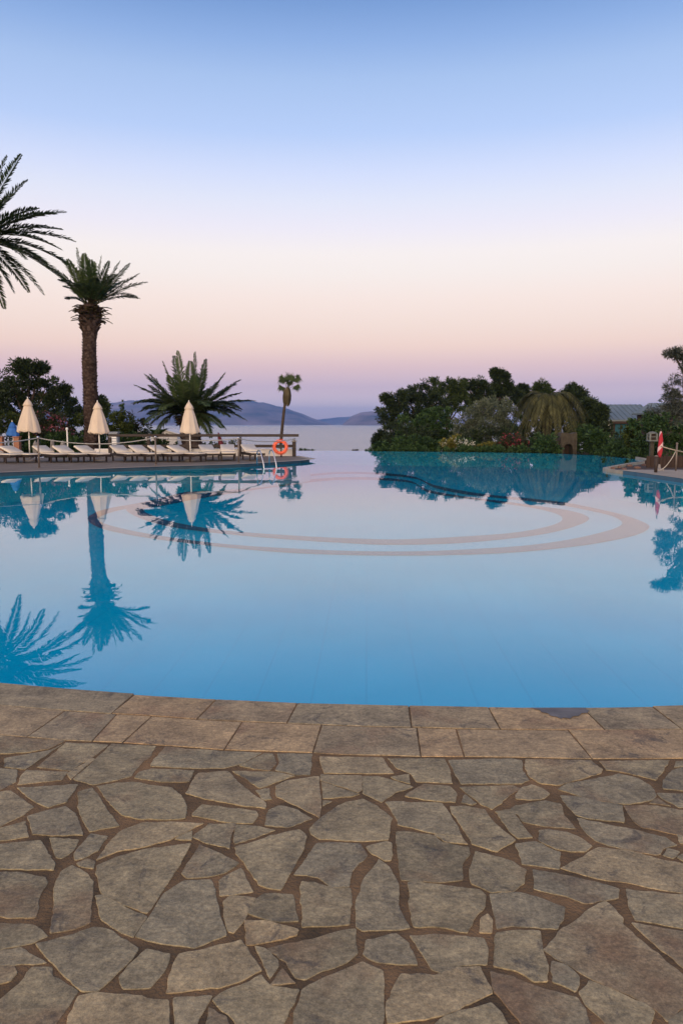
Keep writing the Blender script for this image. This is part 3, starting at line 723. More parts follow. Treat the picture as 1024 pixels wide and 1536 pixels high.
mb = MB(); mb.prism([(9.2,24.6),(9.3,26.0),(13.2,31.3),(20,33),(30,33),(30,24.6)][::-1], -0.3, -0.01); struct(mb.build('planting_soil', surf('planting_soil', (0.03,0.018,0.012), (0.075,0.042,0.028), 2.2, 0.95, 0.9, 9, 0.04)))
# white rim of the planter, from the deck round the tip and back to the shrubs
rim = [(9.36,23.6),(9.15,24.6),(9.08,25.3),(9.2,26.05),(10.2,27.6),(11.6,29.6),(13.2,31.6),(13.55,33.2),(13.8,34.8)]
ri = [(9.47,23.6),(9.27,24.7),(9.21,25.3),(9.33,25.98),(10.30,27.5),(11.69,29.5),(13.30,31.52),(13.66,33.17),(13.91,34.8)]
mb = MB(); nn = len(rim)
vs = [(*p, -0.2) for p in rim]+[(*p, 0.07) for p in rim]+[(*p, 0.07) for p in ri]+[(*p, -0.2) for p in ri]
mb.add(vs, [(k*nn+i, k*nn+i+1, (k+1)*nn+i+1, (k+1)*nn+i) for k in range(3) for i in range(nn-1)]+[(0,nn,2*nn,3*nn),(nn-1,4*nn-1,3*nn-1,2*nn-1)])
o = mb.build('planter_rim', M['rim']); struct(o)
# ground strip behind the far right edge
far = [(13.2,31.5),(13.8,34.6),(13.52,38.73),(11.85,41.43),(9.8,42.6),(7.35,43.45),(4.6,44.4),(1.95,45.0)]
mb = MB(); fo = [(17.5,30.5),(17.5,35.3),(17,40.5),(14.2,44.4),(11.2,46.2),(8.2,47.0),(5.2,47.9),(2.0,48.2)]
mb.strip([(x*1.0, y, -0.015) for x, y in far], [(x, y, -0.25) for x, y in fo])
struct(mb.build('planting_bed', M['soil']))
# ------------------------------------------------------------------ foliage
def rnd_dirs(n):
    v = rng.normal(size=(n, 3)); return v/np.linalg.norm(v, axis=1, keepdims=True)
def leaf_quads(C, L, W, up=0.0, along=None):
    """C (n,3) centres; diamond leaves of half length L and half width W"""
    n = len(C); u = rnd_dirs(n)
    if along is not None: u = u*0.55+along; u /= np.linalg.norm(u, axis=1, keepdims=True)
    if up: u[:, 2] += up; u /= np.linalg.norm(u, axis=1, keepdims=True)
    w_ = np.cross(u, rnd_dirs(n)); w_ /= np.linalg.norm(w_, axis=1, keepdims=True)+1e-9
    l = (L*rng.uniform(0.6, 1.3, size=(n, 1))); ww = (W*rng.uniform(0.6, 1.3, size=(n, 1)))
    return np.stack([C-u*l, C+w_*ww, C+u*l, C-w_*ww], axis=1)
def clumps(lobes, per_m3=2.2, cr=0.35, leaves=40, L=0.16, W=0.07, fill=0.45, flatz=1.0, up=0.0, nmin=6, radial=0.6):
    """lobes: (x,y,z,rx,ry,rz) -> array of leaf quads, clump by clump"""
    out = []
    for (x, y, z, rx, ry, rz_) in lobes:
        n = max(nmin, int(per_m3*4.19*rx*ry*rz_)); d = rnd_dirs(n); r = rng.uniform(fill**3, 1, size=(n, 1))**(1/3)
        cc = d*r*np.array([rx, ry, rz_])+np.array([x, y, z])
        k = leaves; s = cr*rng.uniform(0.6, 1.35, size=(n, 1, 1))
        g = rng.normal(size=(n, k, 3)); g /= np.linalg.norm(g, axis=2, keepdims=True); rr = rng.uniform(0.15, 1, size=(n, k, 1))**0.6
        pts_ = cc[:, None, :]+g*rr*s*np.array([1, 1, flatz])
        al = (g+radial*d[:, None, :]).reshape(-1, 3)
        out.append(leaf_quads(pts_.reshape(-1, 3), L, W, up, al))
    return np.concatenate(out)
def qmesh(name, V, mat, parent=None, extra=None):
    n0 = len(V)
    if extra is not None: V = np.concatenate([V, extra[0]])
    n = len(V); me = bpy.data.meshes.new(name); me.vertices.add(4*n); me.vertices.foreach_set('co', V.reshape(-1).astype(np.float32))
    me.loops.add(4*n); me.loops.foreach_set('vertex_index', np.arange(4*n, dtype=np.int32))
    me.polygons.add(n); me.polygons.foreach_set('loop_start', np.arange(0, 4*n, 4, dtype=np.int32)); me.polygons.foreach_set('loop_total', np.full(n, 4, dtype=np.int32))
    me.materials.append(mat)
    if extra is not None:
        me.materials.append(extra[1]); mi = np.zeros(n, dtype=np.int32); mi[n0:] = 1; me.polygons.foreach_set('material_index', mi)
    me.update(calc_edges=True); me.validate()
    o = bpy.data.objects.new(name, me); COL.objects.link(o)
    if parent: o.parent = parent
    return o
def px2m(y): return y/F
def lobes_px(spec, y0, root, dscale=0.9):
    """spec rows (px,py,rx_px,ry_px[,dy metres]) at distance y0 -> lobes relative to root"""
    out = []
    for s in spec:
        dy = s[4] if len(s) > 4 else 0.0; c = at(s[0], s[1], y0+dy); k = (y0+dy)/F
        out.append((c.x-root.x, c.y-root.y, c.z-root.z, s[2]*k, max(0.25, s[2]*k*dscale), s[3]*k))
    return out
def gz(x, y): return land_z(x, y)
def tree(name, label, cat, base_px, y0, spec, mat, trunk=0.14, group=None, zbase=None, flowers=None, **kw):
    c = at(base_px, 660, y0); z = gz(c.x, c.y) if zbase is None else zbase
    root = Vector((c.x, c.y, z)); t = thing(name, label, cat, root, 0, group)
    lb = lobes_px(spec, y0, root, kw.pop('dscale', 0.9))
    mb = MB(); top = max(l[2] for l in lb); cx = sum(l[0] for l in lb)/len(lb)
    if trunk > 0:
        h = top*0.62
        pts_ = [(0, 0, -0.2), (0.05*h, 0.02*h, h*0.35), (cx*0.25, 0, h*0.7), (cx*0.5, 0, h)]
        mb.tube(pts_, [trunk*1.25, trunk, trunk*0.8, trunk*0.55], 9)
        for l in lb:
            a = Vector(pts_[1 if l[2] < h*0.8 else 2]); b = Vector((l[0], l[1], l[2]-l[5]*0.15)); mid = a.lerp(b, 0.5)+Vector((0, 0, -0.06*(b-a).length))
            mb.tube([a, mid, b], [trunk*0.5, trunk*0.34, trunk*0.12], 6)
            for q in range(3):
                e = b+Vector((random.uniform(-.8,.8)*l[3], random.uniform(-.8,.8)*l[4], random.uniform(-.1,.8)*l[5]))
                mb.tube([mid.lerp(b, .6), (mid.lerp(b, .6)+e)/2+Vector((0,0,.05)), e], [trunk*0.2, trunk*0.12, trunk*0.04], 5)
        mb.build('trunk', M['bark'], t, smooth=True)
    ex = None
    if flowers:
        fm, nf, fl = flowers; V = []
        for l in lb:
            d = rnd_dirs(nf); d[:, 1] = np.where(rng.uniform(size=nf) < .5, -np.abs(d[:, 1]), d[:, 1]); d[:, 2] = np.abs(d[:, 2])*1.0-0.25
            cc = d*np.array(l[3:6])*1.03+np.array(l[:3]); q = cc[:, None, :]+rng.normal(size=(nf, 9, 3))*fl*1.3
            V.append(leaf_quads(q.reshape(-1, 3), fl, fl*0.8))
        ex = (np.concatenate(V), M[fm])
    qmesh('crown' if trunk > 0 else 'foliage', clumps(lb, **kw), mat, t, ex)
    return t

# --- palms
def frond_quads(base, tip, arch, nl=46, ll=0.42, lw=0.022, vee=0.35, droop=0.12, curve=None):
    """pinnate frond from base to tip, bowed up by arch; returns rachis points and leaflet quads"""
    base, tip = np.array(base, float), np.array(tip, float); L = np.linalg.norm(tip-base)
    ctrl = base+(tip-base)*0.45+np.array([0, 0, arch*L])
    if curve is not None: ctrl += np.array(curve)*L
    ts = np.linspace(0, 1, 14)[:, None]; rach = (1-ts)**2*base+2*ts*(1-ts)*ctrl+ts**2*tip
    t = np.linspace(0.16, 0.995, nl)[:, None]; p = (1-t)**2*base+2*t*(1-t)*ctrl+t**2*tip
    tan = 2*(1-t)*(ctrl-base)+2*t*(tip-ctrl); tan /= np.linalg.norm(tan, axis=1, keepdims=True)
    side = np.cross(tan, np.array([0, 0, 1.0])); sn = np.linalg.norm(side, axis=1, keepdims=True); side = np.where(sn > 0.05, side/np.maximum(sn, 1e-6), np.array([1.0, 0, 0]))
    upv = np.cross(side, tan); prof = np.sin(np.pi*np.clip(t*0.86+0.12, 0, 1))**0.6
    out = []
    for sgn in (-1, 1):
        j = rng.uniform(-0.16, 0.16, size=(nl, 1))
        d = tan*(0.75+j)+side*sgn*0.85+upv*(vee+rng.uniform(-.2, .2, size=(nl, 1))); d /= np.linalg.norm(d, axis=1, keepdims=True)
        l = ll*prof*rng.uniform(0.8, 1.15, size=(nl, 1)); wv = np.cross(d, upv); wv /= np.linalg.norm(wv, axis=1, keepdims=True)
        mid = p+d*l*0.5; end = p+d*l+np.array([0, 0, -1])*droop*l
        out.append(np.stack([p, mid+wv*lw, end, mid-wv*lw], axis=1))
    return rach, np.concatenate(out)
def date_palm(name, label, crown_c, ground, trunk_r, fronds, ll=0.42, lw=0.022, nl=46, mat='frond', lean=(0,0), dead=0, rach_r=0.022, boots=True, group=None, heart=0.45, vee=0.35, bulge=1.35, tmat='palm_bark'):
    root = Vector((crown_c[0]-lean[0], crown_c[1]-lean[1], ground)); t = thing(name, label, 'palm tree', root, 0, group)
    H = crown_c[2]-ground; mb = MB()
    pts_ = []; rad = []
    for i in range(15):
        s = i/14; pts_.append((lean[0]*s**1.3+0.04*math.sin(s*7), lean[1]*s**1.3, H*s-0.15*(i == 0)))
        rad.append(trunk_r*(1.14-0.16*s+0.12*math.exp(-s*12)+(bulge-1)*max(0, (s-0.84)/0.16)**0.8)*(1+0.04*math.sin(s*23)))
    mb.tube(pts_+[(pts_[-1][0], pts_[-1][1], H+0.14), (pts_[-1][0], pts_[-1][1], H+0.26)], rad+[rad[-1]*0.8, rad[-1]*0.35], 18)
    if boots:   # old leaf bases, in spirals, as short upturned scales
        rows = int(H/0.13)
        for r_ in range(rows):
            s = (r_+0.5)/rows; i = min(13, int(s*14)); f = s*14-i; c = Vector(pts_[i]).lerp(Vector(pts_[i+1]), f); rr = rad[i]+(rad[i+1]-rad[i])*f
            nb = 11
            for k in range(nb):
                a = 2*math.pi*(k+0.5*(r_%2))/nb+random.uniform(-.06, .06); d = Vector((math.cos(a), math.sin(a), 0)); tg = Vector((-d.y, d.x, 0))
                wd = rr*0.27; h = 0.10*random.uniform(.7, 1.2)+(0.10 if s > 0.86 else 0); o = 0.035*random.uniform(.3, 1.9)+(0.16*random.random() if s > 0.86 else 0)
                b0 = c+d*(rr*0.96)+Vector((0, 0, -h*0.5)); tp = c+d*(rr+o)+Vector((0, 0, h*0.55))
                mb.add([b0-tg*wd, b0+tg*wd, tp+tg*wd*0.55, tp-tg*wd*0.55, c+d*(rr*0.9)+Vector((0,0,h*.5))], [(0,1,2,3), (3,2,4), (0,3,4), (1,4,2)])
    mb.build('trunk', M[tmat], t)
    V = []; rb = MB(); cc = np.array([lean[0], lean[1], H])
    for (dx, dy, dz, arch, *rest) in fronds:
        hd = math.hypot(dx, dy)+1e-3; b = cc+np.array([dx/hd, dy/hd, 0])*trunk_r*0.45+np.array([0, 0, 0.05+0.1*random.random()]); tip = cc+np.array([dx, dy, dz])
        sc_ = rest[0] if rest else 1.0
        rach, q = frond_quads(b, tip, arch, nl, ll*sc_, lw, vee); V.append(q)
        rb.tube(rach.tolist(), [rach_r*(1-0.85*i/13)*(1.6 if i < 2 else 1) for i in range(14)], 5)
    qmesh('crown', np.concatenate(V), M[mat], t)
    rb.build('frond_stems', M['frond_olive'], t, smooth=True)
    if dead:
        Vd = []; 
        for k in range(dead):
            a = random.uniform(0, 2*math.pi); l = random.uniform(0.25, 0.7); z = random.uniform(-0.85, 0.22)*heart*1.1
            q_ = trunk_r*(1.1 if z < 0 else 0.6); b = cc+np.array([math.cos(a)*q_, math.sin(a)*q_, z]); tip = b+np.array([math.cos(a)*l, math.sin(a)*l, random.uniform(-.35, .45)*l+max(0, z)])
            rr0, q = frond_quads(b, tip, 0.2, 14, 0.17, 0.035, 0.1); Vd.append(q); q2 = np.array(rr0); Vd.append(np.stack([q2[:-1]-[0,0,.02], q2[:-1]+[0,0,.02], q2[1:]+[0,0,.02], q2[1:]-[0,0,.02]], axis=1))
        qmesh('dead_fronds', np.concatenate(Vd), M['frond_brown'], t)
    return t
def tips(y, c_px, lst, default_arch=0.12):
    c = at(*c_px, y); out = []
    for px, py, dy, *r_ in lst:
        e = at(px, py, y); out.append((e.x-c.x, dy, e.z-c.z)+(tuple(r_) if r_ else (default_arch,)))
    return c, out
# tall date palm, left
y0 = 36.5
c, fr = tips(y0, (135,462), [
 (118,374,-.3,.03),(149,381,.3,.0),(160,391,.5,.0),(168,395,-.5,.0),(178,390,.2,-.02),(198,398,-.4,.03),(204,406,.6,.05),(222,424,-.2,.14),(204,444,.6,.22),
 (84,382,.4,.28),(92,410,-1.0,.2),(98,447,.2,.35),(88,425,.8,.25),(128,384,1.2,.0),(140,392,-1.3,.02),(152,400,-1.5,.05),(120,400,-1.6,.1),(172,410,1.6,.1),(186,420,-1.4,.12),
 (106,402,1.4,.12),(135,386,-.8,0),(145,402,1.8,.05),(158,412,2.0,.1),(112,420,2.0,.2),(165,430,-2.1,.25),(115,432,-2.2,.25),(142,440,-2.4,.3),(190,436,1.8,.3),(126,440,2.4,.3)])
c.z -= 0.0
date_palm('date_palm', 'tall date palm with a thick rough trunk behind the left loungers', c, -0.12, 0.315, fr, ll=0.46, lw=0.024, nl=70, dead=70, vee=0.1, lean=(0.22,0), heart=0.7, bulge=1.55)
# big palm mostly out of the frame at the left
y0 = 36.0
c, fr = tips(y0, (-48,368), [
 (39,238,-.5,.06),(33,264,.6,.08),(8,232,.2,.04),(53,309,.4,.16),(92,326,-.6,.16),(84,338,.8,.17),(96,377,-.3,.24),(122,446,.2,.24),(128,418,1.0,.28),(108,425,-.8,.24),(70,444,-.4,.26),(16,437,.3,.26),
 (95,350,1.6,.2),(60,400,-1.6,.22),(75,300,2.0,.14),(40,330,-2.5,.16),(10,290,-2.4,.1),(-20,232,.8,.03),(-50,225,-.6,0),(-80,230,.5,.03),(-120,250,-.3,.08),(-150,290,.4,.14),(-175,340,-.2,.2),
 (-180,390,.6,.26),(-150,440,-.5,.3),(-110,460,.3,.3),(-60,455,-2.5,.35),(-30,450,2.5,.35),(0,420,3.2,.3),(30,380,3.5,.28),(-60,300,-3.6,.18),(-100,340,3.8,.25),(-90,400,-3.6,.3),(20,390,-3.4,.3),(-20,260,3.0,.1)])
date_palm('date_palm', 'large date palm whose long fronds reach in at the upper left edge', c, -0.12, 0.42, fr, ll=0.62, lw=0.038, nl=84, dead=20, lean=(-0.2,0), heart=0.8)
# broad low palm behind the railing
y0 = 36.6
c, fr = tips(y0, (284,628), [
 (247,543,-.4,.02),(258,533,.4,0),(270,528,-.5,0),(281,540,.7,0),(291,528,.2,0),(311,540,-.4,.02),(303,552,.8,0),(336,558,.3,.05),(362,570,-.4,.10),(360,588,.5,.16),(383,601,-.2,.20),(350,582,-1.2,.1),
 (214,560,.4,.10),(206,578,-.5,.14),(232,563,-.9,.05),(208,601,.3,.22),(222,590,1.2,.15),(226,640,-.6,.45),(338,644,.3,.45),(240,655,-1.2,.5),(322,655,-1.1,.5),(215,618,-.9,.32),(362,612,-.9,.28),(205,612,1.2,.28),(318,570,1.6,.05),(250,560,1.9,.05),(280,556,2.3,.02),
 (300,590,-2.3,.12),(262,594,-2.4,.12),(240,612,-2.2,.2),(330,604,-2.0,.2),(330,600,2.2,.2),(245,604,2.3,.2),(345,618,1.5,.32),(285,575,-1.8,.03),(298,566,-1.2,0),(262,566,-1.3,.02),(235,580,-1.5,.1),(322,585,-1.6,.1)])
for k in range(16):
    a = 2*math.pi*k*.61; l = random.uniform(2.3, 3.0); fr.append((math.cos(a)*l, math.sin(a)*l, random.uniform(-.5, 1.0), random.uniform(.28, .42)))
date_palm('canary_palm', 'low broad palm with a stout trunk behind the wooden railing', c, -0.35, 0.46, fr, ll=0.54, lw=0.030, nl=70, vee=0.0, lean=(-0.15,0), dead=14, rach_r=0.03, bulge=1.3)
# drooping palm among the right-hand shrubs
y0 = 49.0
fr = []
for k in range(50):
    a = 2*math.pi*k*0.381966*1.0; l = random.uniform(1.8, 3.0); up = random.uniform(0.1, 1.0)
    fr.append((math.cos(a)*l, math.sin(a)*l*0.9, -random.uniform(0.9, 3.2)+0.2*up, 0.72+0.2*up, 1.15))
for k in range(10):
    a = random.uniform(0, 6.28); l = random.uniform(.9, 1.8); fr.append((math.cos(a)*l, math.sin(a)*l, random.uniform(.1, .7), 0.3, .8))
c = at(823, 606, y0)
date_palm('weeping_palm', 'weeping palm with hanging yellow-green fronds beside the stone arch', c, gz(c.x, c.y), 0.26, fr, ll=0.5, lw=0.026, nl=64, mat='frond_olive', lean=(0.1,0), dead=0, rach_r=0.03, vee=-0.5, bulge=1.2)
# slim fan palm standing lower down by the shore
y0 = 90.0; c = at(433.5, 585, y0); base = at(400, 745, y0); zg = gz(base.x, base.y)
t = thing('fan_palm', 'slim leaning fan palm seen above the railing against the hills', 'palm tree', (base.x, base.y, zg))
H = c.z-zg; dx = c.x-base.x; mb = MB(); pp_ = []; rr_ = []
for i in range(24):
    s = i/23; pp_.append((dx*s+0.25*math.sin(s*5), 0, H*s-0.3*(i == 0))); rr_.append((0.235-0.075*s)*(1+0.10*mn.noise(Vector((0, 0, s*25)))))
mb.tube(pp_, rr_, 12)
for i in range(90):
    s = (i+.5)/90; j = min(22, int(s*23)); f = s*23-j; cpt = Vector(pp_[j]).lerp(Vector(pp_[j+1]), f); mb.tube([cpt+Vector((0,0,-.05)), cpt+Vector((0,0,.05))], [rr_[j]*1.1, rr_[j]*1.02], 12)
mb.build('trunk', M['bark'], t, smooth=False)
top = np.array([dx+0.25*math.sin(5), 0, H]); V = []; rb = MB()
def fan(c0, d, size, mat_list, droop=0.08, nseg=22):
    d = np.array(d, float); d /= np.linalg.norm(d); nn_ = np.array([random.uniform(-.5,.5), -1.0*random.choice([1,1,-1]), random.uniform(-.3,.3)]); s = np.cross(d, nn_); s /= np.linalg.norm(s)+1e-6; q = []
    for k in range(nseg):
        a = (k/(nseg-1)-.5)*R(210); v = d*math.cos(a)+s*math.sin(a); e = np.array(c0)+v*size*random.uniform(.85, 1.05)+np.array([0,0,-droop*size*(0.3+random.random()*.7)])
        wv = np.cross(v, np.cross(s, d)); wv = wv/(np.linalg.norm(wv)+1e-6)*size*0.11; mid = (np.array(c0)+e)/2+np.array([0,0,.06*size])
        q.append([np.array(c0), mid+wv, e, mid-wv])
    return q
FANS = [(434,568,.1,(0,1),1.0),(429,571,.6,(-.35,1),.8),(439,571,-.6,(.35,1),.8),(421,573,.2,(-1,-.25),.75),(448,572,-.2,(1,-.2),.75),(421,586,.3,(-.7,-1),.62),(446,585,-.3,(.7,-1),.62),
        (434,578,.8,(.1,-.6),.55)]
for (px, py, dy, dd, sz_) in FANS:
    e = at(px, py-3.5, y0); sz_ *= 1.08; hub = np.array([e.x-base.x, dy, e.z-zg]); st = top+np.array([0,0,.05]); n_ = np.array([random.uniform(-.25,.25), -1.0, random.uniform(-.2,.3)]); n_ /= np.linalg.norm(n_)
    d = np.array([dd[0], dy*.3, dd[1]]); d -= n_*d.dot(n_); d /= np.linalg.norm(d); s_ = np.cross(n_, d); hb = hub-d*sz_*.45
    rb.tube([st.tolist(), ((st+hb)/2+np.array([0,0,.05])).tolist(), hb.tolist()], [.035,.025,.015], 5)
    for k in range(15):
        a = (k/14-.5)*R(165 if dd[1] < 0 else 150); v = d*math.cos(a)+s_*math.sin(a); L_ = sz_*(1.15-.4*abs(k/14-.5))*random.uniform(.8,1.15); e2 = hb+v*L_+np.array([0,0,-.12*L_*random.random()-.1*abs(v[0])])+n_*random.uniform(-.08,.08)
        wv = np.cross(v, n_); wv /= np.linalg.norm(wv); m_ = hb+v*L_*.55; V.append([hb, m_+wv*.06, e2, m_-wv*.06])
qmesh('crown', np.array(V), M['pine_light'], t); rb.build('frond_stems', M['frond_olive'], t, smooth=True)
V = []
for k in range(420):
    a = random.uniform(0, 2*math.pi); z = H-random.uniform(-0.1, 1.7); f = (H-z)/1.7; r_ = 0.46*math.sin(math.pi*(0.25+0.65*max(0, f)))+.1
    b = np.array([top[0]+math.cos(a)*.2, math.sin(a)*.2, z+.35]); e = np.array([top[0]-.08*f+math.cos(a)*r_, math.sin(a)*r_, z-.35]); wv = np.array([-math.sin(a), math.cos(a), 0])*.07
    V.append([b, (b+e)/2+wv+np.array([math.cos(a), math.sin(a), 0])*.1, e, (b+e)/2-wv+np.array([math.cos(a), math.sin(a), 0])*.1])
qmesh('dead_frond_skirt', np.array(V), M['frond_brown'], t)

# --- trees and shrubs of the left garden
PK = dict(per_m3=5.0, cr=0.36, leaves=80, L=0.13, W=0.042, fill=0.45, nmin=14)
tree('pine_tree', 'dark bushy pine rising behind the left garden at the frame edge', 'tree', 38, 48, [
 (45,562,24,20),(20,578,26,22,-.5),(70,585,20,20),(48,592,34,24,.5),(88,600,16,20),(-12,585,28,30),(10,605,30,22),(70,614,26,18),(-30,610,30,26),(96,584,6,6),(30,548,12,9),(60,552,10,8)], M['pine'], 0.22, dscale=0.8, **PK)
tree('pine_tree', 'small green tree showing just right of the tall palm trunk', 'tree', 146, 52, [(145,602,12,12),(152,612,14,14),(108,612,12,12),(120,622,16,10)], M['pine_light'], 0.12, **PK)
HK = dict(per_m3=14, cr=0.26, leaves=60, L=0.08, W=0.04, fill=0.5, nmin=10)
tree('oleander_bush', 'dark oleander with dusty pink flowers between the first two parasols', 'shrub', 78, 38.5, [(66,628,16,12),(88,634,14,12),(76,648,24,14),(98,650,12,12),(60,650,12,14)], M['oleander'], 0.05, flowers=('pink', 14, 0.05), **HK)
tree('hedge_shrub', 'yellow-green shrub behind the parasol nearest the left edge', 'shrub', 14, 38, [(10,632,20,16),(28,640,14,16),(-12,640,20,18),(40,660,10,14)], M['hedge'], 0.05, **HK)
tree('hedge_shrub', 'green shrub at the foot of the tall date palm', 'shrub', 112, 39.5, [(112,636,12,16),(108,656,14,14),(122,664,14,12)], M['hedge'], 0.05, **HK)
tree('hedge_shrub', 'sunny green shrub behind the second parasol', 'shrub', 172, 40, [(160,636,14,12),(176,628,12,10),(186,636,14,12),(170,650,16,10),(192,650,12,10)], M['hedge'], 0.05, **HK)
tree('hedge_shrub', 'dark brown-green shrub behind the railing left of the banana plant', 'shrub', 200, 41, [(204,634,14,12),(212,646,14,10),(196,655,14,12)], M['oleander'], 0.05, **HK)
tree('cypress_tree', 'single slim cypress tip standing up before the left hills', 'tree', 182, 46, [(182,606,2.6,8),(182,616,3.4,10),(182,630,4,12)], M['bush'], 0.04, per_m3=40, cr=0.1, leaves=40, L=0.06, W=0.02)
tree('hedge_shrub', 'pale green low shrub behind the railing right of the low palm', 'shrub', 345, 37.2, [(340,666,8,6),(352,663,9,7),(326,668,6,5)], M['olive'], 0.0, zbase=-0.2, per_m3=20, cr=0.16, leaves=40, L=0.06, W=0.025)
tree('low_shrub', 'small dark shrub at the trunk foot of the low palm', 'shrub', 262, 36.9, [(262,672,9,8),(312,670,8,8),(300,676,10,6)], M['bush'], 0.0, zbase=-0.2, per_m3=20, cr=0.16, leaves=40, L=0.06, W=0.025)
tree('shore_shrub', 'tiny dark shrub top just above the infinity edge beside the railing', 'shrub', 458, 62, [(452,675,3,3),(461,675.5,5,2),(469,676,2,2)], M['bush'], 0.0, per_m3=30, cr=0.12, leaves=30, L=0.06, W=0.03)
tree('shore_shrub', 'tiny grey shrub top just above the middle of the infinity edge', 'shrub', 532, 62, [(530,676,4,1.6),(537,676,4,2)], M['tamarisk'], 0.0, per_m3=30, cr=0.12, leaves=30, L=0.06, W=0.03)
# broad-leaved plant before the white hut
c = at(236, 650, 39); t = thing('banana_plant', 'broad-leaved plant with arching bright green leaves before the white hut', 'plant', (c.x, c.y, gz(c.x, c.y)))
V = []; rb = MB(); zt = at(236, 650, 39).z-gz(c.x, c.y)
for k in range(26):
    a = 2*math.pi*k*.38; l = random.uniform(.5, .95); el = random.uniform(.1, .8); b = np.array([0, 0, zt-.2]); tip = b+np.array([math.cos(a)*l, math.sin(a)*l, el*.7-.1]); ctrl = (b+tip)/2+np.array([0, 0, .35])
    prev = None; s = np.array([-math.sin(a), math.cos(a), 0])
    for i in range(7):
        u = i/6; p_ = (1-u)**2*b+2*u*(1-u)*ctrl+u*u*tip; wd = .12*math.sin(math.pi*min(1, u*.95+.05))**.7
        if prev is not None: V.append([prev[0]-s*prev[1], prev[0]+s*prev[1], p_+s*wd, p_-s*wd])
        prev = (p_, wd)
qmesh('leaves', np.array(V), M['banana'], t); rb.tube([(0,0,-.1),(.02,0,zt*.5),(0,0,zt-.1)], [.09,.07,.05], 8); rb.build('stem', M['bark'], t)

# undergrowth that closes the view at ground level
def undergrowth(name, pts, n, h, mat):
    V = []
    lob = []
    for i in range(n):
        u = random.random()*(len(pts)-1); k = int(u); f = u-k
        if h < .6 and 10.7 < pts[k][0]*(1-f)+pts[k+1][0]*f < 14.0 and k < 5: continue
        u = u; x = pts[k][0]*(1-f)+pts[k+1][0]*f+random.gauss(0, .35); y = pts[k][1]*(1-f)+pts[k+1][1]*f+random.gauss(0, .3)
        z = gz(x, y) if gz(x, y) > -1.5 else -0.3
        lob.append((x, y, z+h*.4, random.uniform(.35, .7), .4, h*random.uniform(.4, .75)))
    o = qmesh(name, clumps(lob, per_m3=7, cr=0.24, leaves=60, L=0.09, W=0.04, fill=.4, nmin=6), M[mat]); o['kind'] = 'stuff'
undergrowth('undergrowth', [(-20.0,38.6),(-15,37.8),(-12.6,37.6),(-11.0,38.6),(-9.0,39.5)], 75, 1.25, 'bush')
undergrowth('undergrowth', [(2.2,46.1),(4.6,45.5),(7.5,44.7),(10.0,43.7),(11.9,42.6),(14.3,39.6),(14.6,35.6)], 80, 0.5, 'bush')
undergrowth('undergrowth', [(3.0,52),(8,52),(13,50),(17,46)], 70, 2.0, 'pine')

# --- the right-hand grove
RK = dict(per_m3=2.2, cr=0.46, leaves=120, L=0.17, W=0.042, fill=0.45, nmin=14)
G = 'pines of the grove beyond the pool'
tree('pine_tree', 'dark layered pine at the left end of the grove by the sea', 'tree', 598, 74, [(578,609,17,13),(600,600,18,12),(570,656,10,10),(584,630,18,12,-1),(590,650,20,16,-1),(598,622,18,14),(566,664,8,7),(583,596,8,5),(592,668,22,9,-1)], M['pine'], 0.2, G, **RK)
tree('pine_tree', 'rounded pine second from the sea end of the grove', 'tree', 628, 78, [(612,592,16,12),(632,588,20,14),(650,600,20,16),(622,610,24,16),(640,622,24,16)], M['pine'], 0.22, G, **RK)
tree('pine_tree', 'broad pine forming the flat top in the middle of the grove', 'tree', 668, 80, [(655,580,20,11),(678,578,18,11),(668,596,26,16),(690,586,16,12),(690,606,20,16)], M['pine_light'], 0.24, G, **RK)
tree('pine_tree', 'pine behind the olive tree, right of the flat top', 'tree', 712, 82, [(704,578,14,9),(720,578,14,9),(712,592,20,12),(728,590,12,12),(716,610,24,16)], M['pine'], 0.22, G, **RK)
tree('pine_tree', 'tallest pine of the grove with a tufted leader above the rest', 'tree', 750, 84, [(748,562,10,8),(741,559,6,4),(757,565,6,4),(750,576,14,8),(744,588,16,9),(764,586,12,7),(775,592,8,6),(755,602,24,14),(760,580,8,4)], M['pine'], 0.26, G, **RK)
tree('pine_tree', 'thin pine with a separate tuft right of the tallest pine', 'tree', 785, 86, [(784,582,6,3.5),(778,588,8,5),(790,594,8,6),(786,606,14,10)], M['pine'], 0.16, G, **RK)
tree('pine_tree', 'pine whose pointed top stands over the weeping palm', 'tree', 812, 78, [(812,582,11,8),(806,590,10,8),(820,592,10,8),(812,606,18,14)], M['pine_light'], 0.2, G, **RK)
tree('pine_tree', 'dark pine right of the weeping palm', 'tree', 862, 74, [(856,586,13,8),(868,590,9,7),(848,594,9,7),(874,598,6,4),(862,612,18,16),(868,640,20,20)], M['pine'], 0.2, G, **RK)
tree('pine_tree', 'small dark pine before the left end of the metal roof', 'tree', 892, 60, [(884,606,8,6),(896,616,12,8),(890,630,14,14),(900,622,8,7),(880,640,16,16),(898,646,14,10)], M['pine'], 0.16, G, **RK)
BK = dict(per_m3=3.0, cr=0.42, leaves=80, L=0.13, W=0.06, fill=0.5, nmin=10)
tree('broadleaf_tree', 'rounded mid-green tree low in the left part of the grove', 'tree', 645, 62, [(628,634,22,20),(655,628,26,22),(640,654,30,18),(672,650,22,20),(610,658,18,16),(604,640,14,16)], M['bush'], 0.16, **BK)
tree('olive_tree', 'grey-green olive tree in front of the pines', 'tree', 735, 58, [(720,618,22,16),(745,616,26,17),(765,626,18,16),(735,640,38,20),(700,636,18,18),(712,655,24,14),(765,650,20,16),(688,650,12,14)], M['olive'], 0.2, per_m3=3.5, cr=0.42, leaves=90, L=0.14, W=0.035, fill=0.5, up=0.35, nmin=10)
SK = dict(per_m3=8, cr=0.28, leaves=70, L=0.09, W=0.04, fill=0.45, nmin=10)
